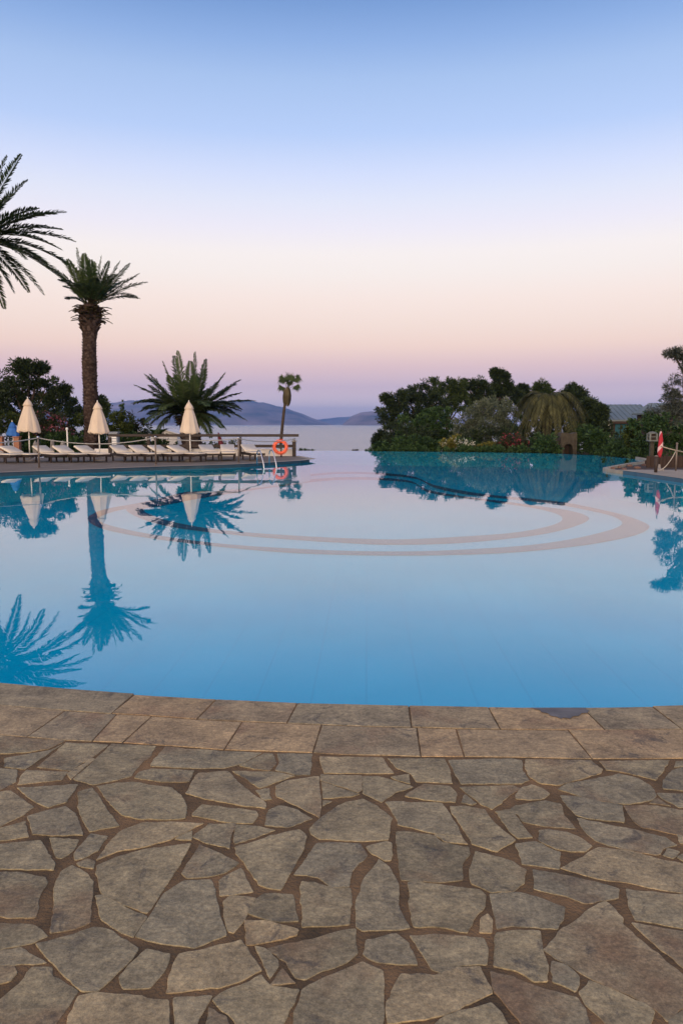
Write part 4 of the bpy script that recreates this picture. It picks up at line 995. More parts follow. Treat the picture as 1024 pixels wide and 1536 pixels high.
def bed_y(px): # distance of the far pool edge as seen at px
    return float(np.interp(px, [560,700,830,900,955], [46.2,45.0,43.2,40.6,36.4]))
shr = [
 ('dark shrub nearest the sea at the far pool edge', 'bush', [(570,670,10,5),(584,668,12,8),(600,666,14,9)], 46.6, None),
 ('dark green shrub at the pool edge below the left pines', 'bush', [(618,666,16,10),(636,664,16,11),(650,668,10,7)], 46.3, None),
 ('low yellow-green shrub with pale blossom at the pool edge', 'yellow_leaf', [(672,668,10,6),(684,664,9,7)], 45.6, ('whiteflower', 10, .05)),
 ('low shrub dotted with white flowers at the pool edge', 'bush', [(694,666,11,7),(706,669,10,5)], 45.4, ('whiteflower', 16, .055)),
 ('yellowish ground shrub left of the red oleander', 'yellow_leaf', [(728,672,12,4),(742,671,12,5)], 45.0, None),
 ('red-flowered oleander bush at the far pool edge', 'oleander', [(768,660,15,10),(782,666,11,8),(756,668,9,7)], 44.6, ('redflower', 16, .06)),
 ('dark shrub between the red oleander and the weeping palm', 'bush', [(796,662,14,14),(806,668,10,9)], 45.4, None),
 ('dark shrub filling the shade under the weeping palm', 'bush', [(780,636,14,14),(794,628,12,14),(806,644,14,16),(824,640,16,16),(842,640,14,16),(858,642,12,14)], 51.0, None),
 ('green shrub directly right of the stone arch', 'bush', [(874,664,12,14),(888,668,12,12),(880,650,14,10)], 43.0, None),
 ('mossy green shrub against the left side of the stone arch', 'bush', [(822,662,9,9),(812,668,9,8),(832,673,8,5)], 41.9, None),
 ('round green shrub below the metal roof', 'bush', [(902,664,16,14),(914,670,14,12),(894,654,12,8)], 41.5, None),
 ('leafy green shrub under the glazed front of the building', 'bush', [(930,664,16,15),(944,672,12,12),(920,676,14,9)], 39.6, None),
 ('bright green shrub with yellowish tips left of the stone lantern', 'hedge', [(948,646,10,14),(952,664,12,14)], 37.5, None),
 ('tall dark shrub behind the stone lantern', 'bush', [(962,636,16,16),(975,650,16,20),(968,672,18,16),(985,630,16,18)], 35.5, None),
 ('tall dark shrub at the right frame edge', 'bush', [(1002,640,18,26),(1020,660,20,26),(1000,668,16,20),(1036,640,22,34)], 33.0, None),
 ('low dark shrub behind the planter', 'bush', [(950,682,14,6),(965,684,12,6),(938,682,8,5)], 37.3, None),
]
for lab, mt, sp_, yy, fl in shr:
    tree('garden_shrub', lab, 'shrub', sp_[0][0], yy, sp_, M[mt], 0.0, zbase=-0.35, flowers=fl, **SK)
tree('grey_shrub', 'drooping grey-leaved tree in front of the second roof', 'tree', 996, 38, [(982,616,12,10),(1000,612,16,10),(1008,630,14,18),(1018,622,14,16)], M['tamarisk'], 0.1, per_m3=3, cr=0.3, leaves=70, L=0.16, W=0.02, up=-0.6)
tree('tamarisk_tree', 'feathery grey-green tree leaning in at the right frame edge', 'tree', 1075, 25.5, [
 (1030,560,22,18),(1015,584,20,18),(1040,600,34,26),(1006,600,12,14),(1060,560,34,34),(1024,618,22,18),(1080,600,40,40),(1100,560,40,40),(1010,529,13,2.6),(1024,534,12,4),(1045,532,20,10),(1070,520,30,20)], M['tamarisk'], 0.16, per_m3=6, cr=0.2, leaves=80, L=0.075, W=0.012, fill=0.5, nmin=12, zbase=-0.1, dscale=0.8)

# ------------------------------------------------------------------ terrace furniture
def make_lounger():
    t = thing('sun_lounger', '', 'sun lounger')
    W = 0.60
    mb = MB()
    for sx in (-1, 1): mb.box((sx*(W/2-0.02), -0.98, 0.27), (0.04, 1.94, 0.11), bev=0.008)
    mb.box((0, -0.03, 0.27), (W-0.08, 0.04, 0.07), bev=0.006); mb.box((0, -1.93, 0.27), (W-0.08, 0.04, 0.07), bev=0.006)
    for i in range(9): mb.box((0, -0.82-0.125*i, 0.303), (W-0.08, 0.07, 0.014))
    mb.build('frame', M['wood'], t)
    for sx in (-1, 1):
        for y in (-0.30, -1.62):
            MB().box((sx*(W/2-0.035), y, 0.125), (0.055, 0.06, 0.25), bev=0.006).build('leg', M['wood'], t)
    a = R(17); mr = rotx(a); piv = Vector((0, -0.74, 0.315))
    mb = MB()
    for sx in (-1, 1): mb.box(piv+mr @ Vector((sx*(W/2-0.07), 0.36, -0.005)), (0.035, 0.74, 0.03), mr)
    for i in range(6): mb.box(piv+mr @ Vector((0, 0.05+0.125*i, 0.014)), (W-0.10, 0.07, 0.012), mr)
    mb.box(piv+mr @ Vector((0, 0.5, -0.11)), (0.4, 0.03, 0.2), rotx(R(12)))
    mb.build('backrest_frame', M['wood'], t)
    mb = MB(); mb.box((0, -1.335, 0.337), (W-0.05, 1.17, 0.05), bev=0.02); mb.build('seat_cushion', M['cushion'], t, smooth=True)
    mb = MB(); mb.box(piv+mr @ Vector((0, 0.40, 0.060)), (W-0.01, 0.80, 0.075), mr, bev=0.03); mb.build('back_cushion', M['cushion'], t, smooth=True)
    return t
proto = make_lounger()
LG = 'sun loungers lined up along the terrace edge'
spots = [ # px of the head end, foot distance, turn, label
 (-22, 28.6, 60, 'sun lounger cut off by the left frame edge'),
 (9, 28.8, 56, 'cream cushioned sun lounger left of the parasol nearest the left edge'),
 (59, 29.0, 46, 'cream cushioned sun lounger just right of the leftmost parasol pole'),
 (89, 29.0, 45, 'cream cushioned sun lounger midway between the two left parasols'),
 (121, 29.1, 46, 'cream cushioned sun lounger reaching the pole of the second parasol'),
 (175, 29.3, 36, 'cream cushioned sun lounger just right of the second parasol'),
 (203, 29.3, 38, 'cream cushioned sun lounger second to the right of the middle parasol'),
 (231, 29.4, 42, 'cream cushioned sun lounger crossed by the middle rope stanchion'),
 (259, 29.4, 46, 'sun lounger with a dark towel on its backrest left of the low palm'),
 (308, 29.9, 20, 'cream cushioned sun lounger just right of the parasol by the low palm'),
 (341, 30.1, 10, 'cream cushioned sun lounger left of the right-hand rope stanchion'),
 (371, 30.3, 20, 'sun lounger nearest the pool ladder')]
for i, (px, fd, rd, lab) in enumerate(spots):
    o = proto if i == 0 else copy_tree(proto)
    hy = fd+1.95*math.cos(R(rd)); hp = at(px, 680, hy)
    o.location = (hp.x, hy, DECK); o.rotation_euler = (0, 0, R(rd)); o['label'] = lab; o['group'] = LG
    if i == 8: dark_o = o
# dark towel on one lounger
mr = Matrix.Rotation(dark_o.rotation_euler.z, 3, 'Z'); mb = MB(); mb.box((0, -0.30, 0), (0.44, 0.46, 0.022), bev=0.008)
o = mb.build('folded_towel', M['black'], None); q = Vector(dark_o.location)+mr @ Vector((0.0, -0.02, 0.562)); o.location = q; o.rotation_euler = (R(17), 0, dark_o.rotation_euler.z)
tag(o, 'dark folded towel lying on the backrest of a lounger left of the low palm', 'towel')

def parasol(px, ptop, yd, wpx, pbot, label, turn=0.0, sc=1.0, mat='canvas', group='closed cream parasols on the terrace', name='closed_parasol', zb=DECK, lean=0.0):
    b = at(px, 692, yd); top = at(px, ptop, yd).z; t = thing(name, label, 'parasol', (b.x, b.y, zb), turn, group); t.rotation_euler = (R(random.uniform(-1.2,1.2)), R(random.uniform(-1.2,1.2)), turn)
    H = top-zb; bz = at(px, pbot, yd).z-zb; r = wpx/2*yd/F
    mb = MB(); mb.lathe([(0.24,0),(0.24,0.05),(0.20,0.075),(0.06,0.09),(0.045,0.30),(0.0448,0.30)], 20); mb.build('base', M['rock'], t, smooth=False)
    mb = MB(); mb.tube([(0,0,0.05),(0,0,H-0.06)], 0.026, 10); mb.build('pole', M['pole_white'], t, smooth=True)
    ph = random.uniform(0, 6); nseg = 8
    def mod(a, i):
        k = min(1, i/6); return 1+k*(0.045*math.cos(nseg*a+ph)+0.03*math.cos(3*a+ph*2)+0.02*math.cos(17*a+ph))
    L = H-0.16-bz
    prof = [(0.03, H-0.07), (0.10, H-0.16)]+[((0.105+(r-0.105)*(s**0.92))*(1+0.03*math.sin(s*7+ph)), H-0.16-L*s) for s in [i/12 for i in range(1, 13)]]
    prof += [(r*0.93, bz-0.035), (r*0.55, bz+0.03), (0.05, bz+0.12)]
    mb = MB(); n = 64; vs = []; fs = []
    for i, (rr, z) in enumerate(prof):
        for k in range(n):
            a = 2*math.pi*k/n; q = rr*mod(a, i); hem = (0.018*math.cos(nseg*a+ph)+0.03*math.cos(a*2+ph)) if 10 <= i <= 14 else 0
            vs.append((q*math.cos(a), q*math.sin(a), z+hem))
    for i in range(len(prof)-1):
        for k in range(n): fs.append((i*n+k, i*n+(k+1)%n, (i+1)*n+(k+1)%n, (i+1)*n+k))
    fs.append(tuple(range(n))); mb.add(vs, fs); mb.build('canopy', M[mat], t, smooth=True)
    mb = MB(); mb.lathe([(0.02,H-0.02),(0.06,H-0.06),(0.13,H-0.17),(0.19,H-0.30),(0.18,H-0.31),(0.10,H-0.24)], 32, lambda a, i: 1+0.05*math.cos(nseg*a+ph)*(i > 1)); mb.build('top_cap', M[mat], t, smooth=True)
    mb = MB(); mb.lathe([(0.012,H-0.03),(0.022,H-0.01),(0.024,H+0.015),(0.010,H+0.045),(0.002,H+0.06)], 12); mb.build('finial', M['pole_white'], t, smooth=True)
    return t
parasol(45, 597, 30.3, 33, 647, 'closed cream parasol nearest the left frame edge')
parasol(150.5, 602, 30.4, 31, 649, 'closed cream parasol in front of the tall date palm')
parasol(286, 602, 30.4, 29, 648.5, 'closed cream parasol in front of the low broad palm')
parasol(22, 632, 36.5, 19, 653, 'short blue closed parasol behind the loungers at the far left', mat='blue_canvas', group=None, name='blue_parasol', zb=0.0)

# rope barrier along the pool edge
posts = [(-118, 717, 656), (59, 702, 655.5), (234, 697.5, 655), (358, 694, 656.5)]
PT = []
labs = ['thin metal rope stanchion outside the left frame edge', 'thin metal rope stanchion in front of the leftmost loungers', 'thin metal rope stanchion on the pool edge midway along the terrace', 'thin metal rope stanchion right of the low broad palm']
for (px, pb, pt), lab in zip(posts, labs):
    b = P(px, pb, DECK); h = at(px, pt, b.y).z-DECK
    t = thing('rope_stanchion', lab, 'post', b, 0, 'rope stanchions along the pool edge')
    mb = MB(); mb.tube([(0,0,0),(0,0,h-0.02)], 0.030, 12); mb.build('post', M['post_metal'], t, smooth=True)
    mb = MB(); mb.lathe([(0.075,0),(0.075,0.012),(0.04,0.02)], 16); mb.build('foot_plate', M['post_metal'], t)
    mb = MB(); mb.lathe([(0.030,h-0.03),(0.044,h-0.015),(0.044,h+0.01),(0.02,h+0.03)], 14); mb.build('cap', M['steel'], t, smooth=True)
    PT.append(Vector((b.x, b.y, DECK+h-0.03)))
fend = at(443, 657.5, 34.72)
def rope(name, pts_list, sags, label, r=0.014, mat='rope', z=None):
    mb = MB(); L = []
    for (a, b), s in zip(zip(pts_list, pts_list[1:]), sags):
        for i in range(14): u = i/14; L.append(a.lerp(b, u)-Vector((0, 0, 4*s*u*(1-u))))
    L.append(pts_list[-1]); mb.tube(L, r, 6); return tag(mb.build(name, M[mat], smooth=True), label, 'rope')
rope('barrier_rope', PT+[fend], [0.16, 0.22, 0.10, 0.14], 'pale rope strung between thin stanchions in front of the loungers', 0.019)

# brown wooden railing
FY = 34.8
t = thing('wooden_railing', 'brown wooden railing with two rails behind the loungers, ending beside the orange life ring', 'railing', (at(305, 660, FY).x, FY, DECK))
def fx(px): return at(px, 660, FY).x-t.location.x
def fz(py): return at(300, py, FY).z-DECK
x0_, x1_ = fx(163), fx(448)
MB().box(((x0_+x1_)/2, -0.02, fz(653)), (x1_-x0_, 0.13, 0.125), bev=0.015).build('rail', M['rail_wood'], t)
MB().box(((x0_+fx(441))/2, 0.02, fz(669)), (fx(441)-x0_, 0.07, 0.13), bev=0.012).build('rail', M['rail_wood'], t)
for px in (165, 223, 282, 360):
    MB().box((fx(px), -0.03, fz(655.5)/2+0.0), (0.14 if px != 282 else 0.2, 0.14, fz(655.5)), bev=0.012).build('post', M['rail_wood'], t)
pz = fz(662.5)
p = MB().box((fx(441), 0.0, pz/2), (0.17, 0.17, pz), bev=0.015).build('end_post', M['rail_wood'], t)
MB().box((fx(441), 0.0, pz+0.028), (0.25, 0.25, 0.05), bev=0.012).box((fx(441), 0, pz+0.085), (0.12, 0.12, 0.06), bev=0.02).build('post_cap', M['rock'], p)
# life ring on its own slim post
yy = 33.9; c = at(420.5, 670.5, yy); b = at(420.5, 690, yy)
t = thing('ring_post', 'slim black post with a cross bar carrying the orange life ring', 'post', (c.x, yy, DECK))
zr = c.z-DECK
MB().box((0.03, 0.06, (zr+0.30)/2), (0.07, 0.06, zr+0.30), bev=0.01).build('post', M['black'], t)
MB().box((0.0, 0.015, zr), (0.50, 0.03, 0.08), bev=0.01).build('cross_bar', M['black'], t)
t = thing('life_ring', 'round orange life ring hung at the right end of the terrace railing', 'life ring', (c.x, yy-0.075, c.z))
mb = MB(); n1_, n2_ = 40, 14; R0, r0 = 0.268, 0.068; vs = []; fs = []
for i in range(n1_):
    a = 2*math.pi*i/n1_
    for j in range(n2_):
        b_ = 2*math.pi*j/n2_; q = R0+r0*math.cos(b_); vs.append((q*math.cos(a), r0*0.8*math.sin(b_), q*math.sin(a)))
for i in range(n1_):
    for j in range(n2_): fs.append((i*n2_+j, i*n2_+(j+1)%n2_, ((i+1)%n1_)*n2_+(j+1)%n2_, ((i+1)%n1_)*n2_+j))
mb.add(vs, fs); mb.build('ring', M['orange'], t, smooth=True)
for a in (45, 135, 225, 315):
    mb = MB(); mt = roty(-R(a)); mb.box(mt @ Vector((R0, 0, 0)), (2*r0+0.012, 2*r0*0.82+0.012, 0.055), mt, bev=0.02); mb.build('band', M['orange'], t)
pts_ = [Vector((math.cos(a)*(R0+r0+0.015+0.012*abs(math.sin(2*(a-R(45))))), 0, math.sin(a)*(R0+r0+0.015+0.012*abs(math.sin(2*(a-R(45))))))) for a in np.linspace(0, 2*math.pi, 49)]
mb = MB(); mb.tube(pts_, 0.008, 6); mb.build('grab_line', M['orange'], t)
# chrome pool ladder
e = P(401, 696.8, DECK); t = thing('pool_ladder', 'chrome pool ladder with two curved handrails at the terrace edge', 'ladder', (e.x, e.y, DECK), R(28))
for sx in (-0.25, 0.25):
    arc_ = [(sx, 0.42, -0.02), (sx, 0.42, 0.34)]+[(sx, 0.20+0.22*math.cos(a), 0.34+0.22*math.sin(a)*0.9) for a in np.linspace(0.2, 1.9, 8)]+[(sx, 0.0, 0.42), (sx, -0.24, 0.02), (sx, -0.30, -0.25), (sx, -0.30, -0.85)]
    MB().tube(arc_, 0.021, 10).build('handrail', M['steel'], t, smooth=True)
for z in (-0.28, -0.52, -0.76): MB().box((0, -0.30, z), (0.50, 0.08, 0.025), bev=0.008).build('tread', M['steel'], t)
# small things behind the loungers
def blob(name, label, px, py0, py1, wpx, yd, mat, seed, cat='rock', group=None):
    c = at(px, py1, yd); h = at(px, py0, yd).z-c.z; r = wpx/2*yd/F; mb = MB(); n = 16; vs = []; fs = []
    for i in range(9):
        th = math.pi*i/8
        for k in range(n):
            a = 2*math.pi*k/n; d = Vector((math.sin(th)*math.cos(a), math.sin(th)*math.sin(a), math.cos(th))); f = 1+0.30*mn.noise(d*1.4+Vector((seed, 0, 0)))+0.12*mn.noise(d*4+Vector((seed, 2, 0)))
            vs.append((d.x*r*f, d.y*r*f, h/2+d.z*h*0.55*f))
    for i in range(8):
        for k in range(n): fs.append((i*n+k, (i+1)*n+k, (i+1)*n+(k+1)%n, i*n+(k+1)%n))
    mb.add(vs, fs); o = mb.build(name, M[mat], smooth=False, loc=(c.x, yd, c.z-0.03)); return tag(o, label, cat, group)
blob('boulder', 'pale grey boulder behind the leftmost rope stanchion', 54, 662, 682, 9, 35.6, 'rock', 1.0)
blob('boulder', 'pale upright boulder between the first and second lounger backs', 79, 659, 681, 7, 35.8, 'rock', 2.6)
blob('boulder', 'rounded pale boulder beside the white garden post', 95, 662, 682, 9, 35.6, 'rock', 4.1)
c = at(102, 680, 36.2); t = thing('garden_post', 'thin white garden post before the dark shrubs left of the tall palm', 'post', (c.x, c.y, -0.1))
h = at(102, 641, 36.2).z+0.1; MB().tube([(0,0,0),(0,0,h-.12)], 0.035, 10).build('post', M['pole_white'], t, smooth=True)
mb = MB(); mb.lathe([(0.035,h-.14),(0.06,h-.12),(0.06,h-.03),(0.03,h)], 12); mb.build('lamp_head', M['white'], t, smooth=True)
for px, lab in ((2, 'terracotta garden pier at the left frame edge'), (27, 'terracotta garden pier right of the blue parasol')):
    c = at(px, 682, 35.9); h = at(px, 656, 35.9).z+0.05; t = thing('garden_pier', lab, 'pillar', (c.x, c.y, -0.05), 0, 'terracotta garden piers')
    MB().box((0,0,h/2), (0.26,0.26,h), bev=0.012).build('shaft', M['terracotta'], t); MB().box((0,0,h+0.02), (0.34,0.34,0.05), bev=0.012).build('capstone', M['terracotta'], t)
# slatted cabinet behind the railing
c = at(172, 680, 36.0); zt = at(172, 649, 36).z; t = thing('storage_cabinet', 'pale grey-blue slatted cabinet behind the left end of the railing', 'cabinet', (c.x, 36.0, -0.1))
H = zt+0.1; M['cab'] = surf('cab', (0.24,0.28,0.34), (0.32,0.36,0.42), 3, 0.7, 0.2)
MB().box((0,0,H/2), (0.42,0.4,H), bev=0.01).build('body', M['cab'], t)
mb = MB(); 
for i in range(8): mb.box((0,-0.21,0.15+i*(H-.3)/8+.05), (0.34,0.02,(H-.3)/8*.7))
mb.build('door', M['white'], t); MB().box((0,0,H+0.02), (0.5,0.48,0.05), bev=0.01).build('lid', M['cab'], t)
# white beach hut
yh = 47.0; c = at(252, 660, yh); zg = -2.6; t = thing('beach_hut', 'small white gabled hut behind the railing left of the low palm', 'hut', (c.x, yh, zg))
zt = at(252, 645, yh).z-zg; ze = at(252, 651, yh).z-zg; wd = 38*yh/F
mb = MB(); hw = wd/2
mb.add([(-hw,-1,0),(hw,-1,0),(hw,-1,ze),(0,-1,zt),(-hw,-1,ze),(-hw,1.6,0),(hw,1.6,0),(hw,1.6,ze),(0,1.6,zt),(-hw,1.6,ze)],
       [(0,1,2,3,4),(5,9,8,7,6),(0,5,6,1),(1,6,7,2),(4,9,5,0)])
mb.build('wall', M['white_wall'], t)
for sx in (-1, 1):
    L = math.hypot(hw, zt-ze)+0.15; a = math.atan2(zt-ze, hw)
    mb = MB(); mb.box((sx*(hw/2+0.05), 0.3, (zt+ze)/2+0.03), (L, 2.9, 0.06), roty(sx*a)); mb.build('roof', M['white_wall'], t)
MB().box((0.1,-1.01,ze-1.1), (0.36,0.05,1.5)).build('door', M['cushion'], t)
c = at(207, 655, 49); t = thing('garden_wall', 'short curved white wall seen under the palm fronds', 'wall', (c.x, 49, -3.2)); zz = at(207, 646, 49).z+3.2
mb = MB(); pl = [(-0.7+1.4*i/14, 0, zz-0.35+0.35*math.sin(math.pi*i/14)) for i in range(15)]
mb.add([(x, -.1, 0) for x, _, z in pl]+[(x, -.1, z) for x, _, z in pl]+[(x, .1, z) for x, _, z in pl]+[(x, .1, 0) for x, _, z in pl], [(k*15+i, k*15+i+1, (k+1)*15+i+1, (k+1)*15+i) for k in range(3) for i in range(14)]+[(0,15,30,45),(14,29,44,59)])
mb.build('panel', M['white_wall'], t)
MB().box((0,0,0.06), (1.5,0.3,0.12)).build('plinth', M['white_wall'], t)
# dark red folded parasol leaning by the railing
c = at(334, 676, 35.9); t = thing('folded_parasol', 'slim dark red folded parasol leaning behind the railing', 'parasol', (c.x, 35.9, -0.1), 0)
h = at(334, 648.5, 35.9).z+0.1; mb = MB(); tp = Vector((-0.20, 0, h)); bt = Vector((0.02, 0, 0.25))
mb.tube([bt.lerp(tp, u) for u in (0, .15, .5, .85, 1)], [0.05, 0.13, 0.12, 0.07, 0.015], 10); mb.build('canopy', M['maroon'], t, smooth=True)
MB().tube([(0.05,0,0), tuple(bt.lerp(tp, .1))], 0.02, 8).build('pole', M['wood'], t)

# ------------------------------------------------------------------ right side structures
# building with a metal roof
yb = 60; xa, xb = at(893, 620, yb).x, at(985, 620, yb).x; zg = -2.0
t = thing('garden_pavilion', 'low building with a pale metal roof and glazed front behind the shrubs', 'building', (xa, yb, zg)); Wd = xb-xa
ze = at(930, 629.5, yb).z-zg; zr = at(930, 606.5, yb+3.2).z-zg
mb = MB(); mb.box((Wd/2, 3.4, ze/2), (Wd-0.5, 0.25, ze)); mb.box((0.35, 2.0, ze/2), (0.2, 2.6, ze)); mb.build('wall', M['stone_wall'], t)
mb = MB(); mb.add([(-0.1,-0.2,ze),(Wd,-0.2,ze),(Wd,3.3,zr),(-0.1,3.3,zr),(Wd,6.8,ze),(-0.1,6.8,ze)]+[(-0.1,-0.2,ze-.12),(Wd,-0.2,ze-.12),(Wd,3.3,zr-.12),(-0.1,3.3,zr-.12),(Wd,6.8,ze-.12),(-0.1,6.8,ze-.12)],
    [(0,1,2,3),(3,2,4,5),(6,9,8,7),(9,11,10,8),(0,6,7,1),(4,10,11,5),(0,3,9,6),(3,5,11,9),(1,7,8,2),(2,8,10,4)])
rf = mb.build('roof', M['metal_roof'], t)
mb = MB(); sl = math.atan2(zr-ze, 3.5); ln = math.hypot(zr-ze, 3.5)
for i in range(12): mb.box((0.2+i*(Wd-.3)/11, 1.55, (ze+zr)/2+0.02), (0.035, ln, 0.035), rotx(sl))
mb.build('standing_seam', M['metal_roof'], rf)
MB().box((Wd/2, -0.12, ze-0.20), (Wd-0.2, 0.15, 0.22)).build('eaves_beam', M['dark_wall'], t)
for px in (907, 913.5, 919): MB().box((at(px, 640, yb).x-xa, 0.1, (ze-.3)/2), (0.22, 0.22, ze-.3), bev=0.02).build('pillar', M['stone_wall'] if px != 913.5 else M['white_wall'], t)
gx0, gx1 = at(922, 640, yb).x-xa, at(968, 640, yb).x-xa
g_ = MB().box(((gx0+gx1)/2, 0.14, (ze-.35)/2+.05), (gx1-gx0, 0.03, ze-.4)).build('window', M['glass_dark'], t)
mb = MB()
for i in range(6): mb.box((gx0+(gx1-gx0)*i/5, 0.08, (ze-.35)/2), (0.06, 0.06, ze-.35))
mb.box(((gx0+gx1)/2, 0.08, ze*.62), (gx1-gx0, 0.05, 0.05)); mb.build('window_frame', M['dark_wall'], g_)
# second roof
y2 = 56; xa, xb = at(974, 610, y2).x, at(1075, 610, y2).x; t = thing('garden_shed', 'dark-walled shed with a low grey roof behind the drooping grey tree', 'building', (xa, y2, -2.0)); Wd = xb-xa
zr = at(985, 603.5, y2).z+2; ze2 = zr-0.9
MB().box((Wd/2, 1.5, ze2/2), (Wd-.4, 2.6, ze2)).build('wall', M['dark_wall'], t)
mb = MB(); mb.prism([(-0.1,-.4),(Wd+.1,-.4),(Wd+.1,3.2),(-.1,3.2)], ze2+0.003, ze2+.12); mb.add([(0,-.3,ze2+.12),(Wd,-.3,ze2+.12),(Wd,3,ze2+.12),(0,3,ze2+.12),(0.5,1.4,zr),(Wd-.5,1.4,zr)], [(0,1,5,4),(1,2,5),(2,3,4,5),(3,0,4)])
mb.build('roof', M['metal_roof'], t)
# stone arch grotto
ya = 42.6; ca = at(852, 680, ya); t = thing('stone_arch', 'small rustic stone arch with a dark opening at the far pool edge', 'arch', (ca.x, ya, -0.3))
k = ya/F; hw, H = 12.5*k, at(852, 649.5, ya).z+0.3; iw = 6.5*k; ih = H-0.62
def arch_mesh(hw, H, iw, spring, dep):
    mb = MB(); o = [(-hw,0),(-hw,H-.12),(-hw+.15,H),(hw-.1,H+.03),(hw,H-.1),(hw,0)]
    n = 14; inner = [(-iw,0)]+[(-iw*math.cos(math.pi*i/n), spring+iw*0.9*math.sin(math.pi*i/n)) for i in range(n+1)]+[(iw,0)]
    m = len(inner); outer = []
    tot = [(-hw,0),(-hw,H*.7),(-hw,H-.1)]
    for i in range(m):
        u = i/(m-1)
        if u < .3: outer.append((-hw, (H)*u/.3))
        elif u > .7: outer.append((hw, (H)*(1-u)/.3))
        else: outer.append((-hw+2*hw*(u-.3)/.4, H+0.04*math.sin(u*20)))
    vs = [(x,0,z) for x,z in outer]+[(x,0,z) for x,z in inner]+[(x,dep,z) for x,z in inner]+[(x,dep,z) for x,z in outer]
    fs = []
    for a_ in range(4):
        b_ = (a_+1)%4
        for i in range(m-1): fs.append((a_*m+i, a_*m+i+1, b_*m+i+1, b_*m+i))
    mb.add(vs, fs); return mb
arch_mesh(hw, H, iw, ih-iw*.9, 0.7).build('arch_stone', M['stone_wall'], t)
MB().box((0,1.0,H/2-.05), (2*hw-.1,0.3,H-.1)).build('back_wall', M['dark_wall'], t)
cw = at(830, 680, ya+.2); t = thing('rubble_wall', 'low rubble stone wall beside the stone arch under the weeping palm', 'wall', (cw.x, ya+.2, -0.3)); H = at(830, 655, ya).z+.3; w2 = 12*k
mb = MB(); n = 12; prof = [(-w2+2*w2*i/n, H*(0.72+0.28*math.sin(i*1.3+.5)**2)) for i in range(n+1)]
vs = [(x,0,0) for x,_ in prof]+[(x,0,z) for x,z in prof]+[(x,.4,z) for x,z in prof]+[(x,.4,0) for x,_ in prof]
mb.add(vs, [(a_*(n+1)+i, a_*(n+1)+i+1, (a_+1)*(n+1)+i+1, (a_+1)*(n+1)+i) for a_ in range(3) for i in range(n)]+[(0,n+1,2*n+2,3*n+3),(n,2*n+1,3*n+2,4*n+3)]); mb.build('stone_face', M['stone_wall'], t)
for px in (826, 834): 
    MB().box((at(px,665,ya).x-cw.x, -0.06, H*.42), (0.14,0.16,H*.84), bev=.03).build('buttress', M['stone_wall'], t)
# stone lantern
yl = 31.5; c = at(976, 690, yl); t = thing('stone_lantern', 'square pale stone lantern standing among dark shrubs left of the striped parasol', 'lantern', (c.x, yl, -0.05))
z1, z0 = at(976, 648, yl).z+.05, at(976, 662, yl).z+.05
MB().box((0,0,z0/2), (0.16,0.16,z0), bev=.02).build('pedestal', M['stone_wall'], t)
M['lantern'] = surf('lantern', (0.09,0.10,0.09), (0.19,0.20,0.18), 8, 0.85, .5, 25, .01)
mb = MB()
for sx in (-1,1):
    for sy in (-1,1): mb.box((sx*.14,sy*.14,(z0+z1)/2), (0.07,0.07,z1-z0-.1), bev=.012)
mb.box((0,0,z0+.03), (0.38,0.38,0.06), bev=.015); mb.box((0,0,(z0+z1)/2), (0.3,0.3,.03)); mb.build('body', M['lantern'], t)
mb = MB(); mb.lathe([(0.20,z1-.07),(0.20,z1-.03),(0.12,z1+.01),(0.02,z1+.03)], 4); mb.build('cap', M['lantern'], t)
MB().box((0,0,(z0+z1)/2), (0.2,0.2,z1-z0-.12)).build('core', M['dark_wall'], t)
# red and white striped closed parasol on the right deck
ys_ = 24.2; b = at(988, 708, ys_); t = thing('striped_parasol', 'furled red parasol with white diagonal stripes on the right-hand deck', 'parasol', (b.x, ys_, DECK))
def sz(py): return at(988, py, ys_).z-DECK
mb = MB(); mb.tube([(0,0,0.05),(0,0,sz(643))], 0.018, 8); mb.build('pole', M['rail_wood'], t, smooth=True)
mb = MB(); mb.lathe([(0.15,0),(0.15,0.04),(0.05,0.07),(0.03,0.2)], 14); mb.build('base', M['rock'], t)
m, nt, bb = new_mat('striped'); tc = N(nt, 'ShaderNodeTexCoord'); sp_ = N(nt, 'ShaderNodeSeparateXYZ'); nt.links.new(tc.outputs['Object'], sp_.inputs[0])
at2 = N(nt, 'ShaderNodeMath', operation='ARCTAN2'); nt.links.new(sp_.outputs['Y'], at2.inputs[0]); nt.links.new(sp_.outputs['X'], at2.inputs[1])
m1 = N(nt, 'ShaderNodeMath', operation='MULTIPLY_ADD'); nt.links.new(sp_.outputs['Z'], m1.inputs[0]); m1.inputs[1].default_value = -12.0
ml = N(nt, 'ShaderNodeMath', operation='MULTIPLY'); nt.links.new(at2.outputs[0], ml.inputs[0]); ml.inputs[1].default_value = 1.0; nt.links.new(ml.outputs[0], m1.inputs[2])
sn = N(nt, 'ShaderNodeMath', operation='SINE'); nt.links.new(m1.outputs[0], sn.inputs[0])
rr2 = ramp(nt, [(0.60, (0.36,0.015,0.03)), (0.72, (0.62,0.42,0.42))], sn.outputs[0]); nt.links.new(rr2.outputs[0], bb.inputs['Base Color']); bb.inputs['Roughness'].default_value = .8; M['striped'] = m
mb = MB(); zz = [sz(p) for p in (647, 652, 660, 668, 676, 682, 686)]; rr_ = [0.03, 0.05, 0.068, 0.075, 0.078, 0.062, 0.03]
mb.lathe(list(zip(rr_, zz)), 24, lambda a, i: 1+.12*math.sin(3*a+i*1.1)); mb.build('canopy', M['striped'], t, smooth=True)
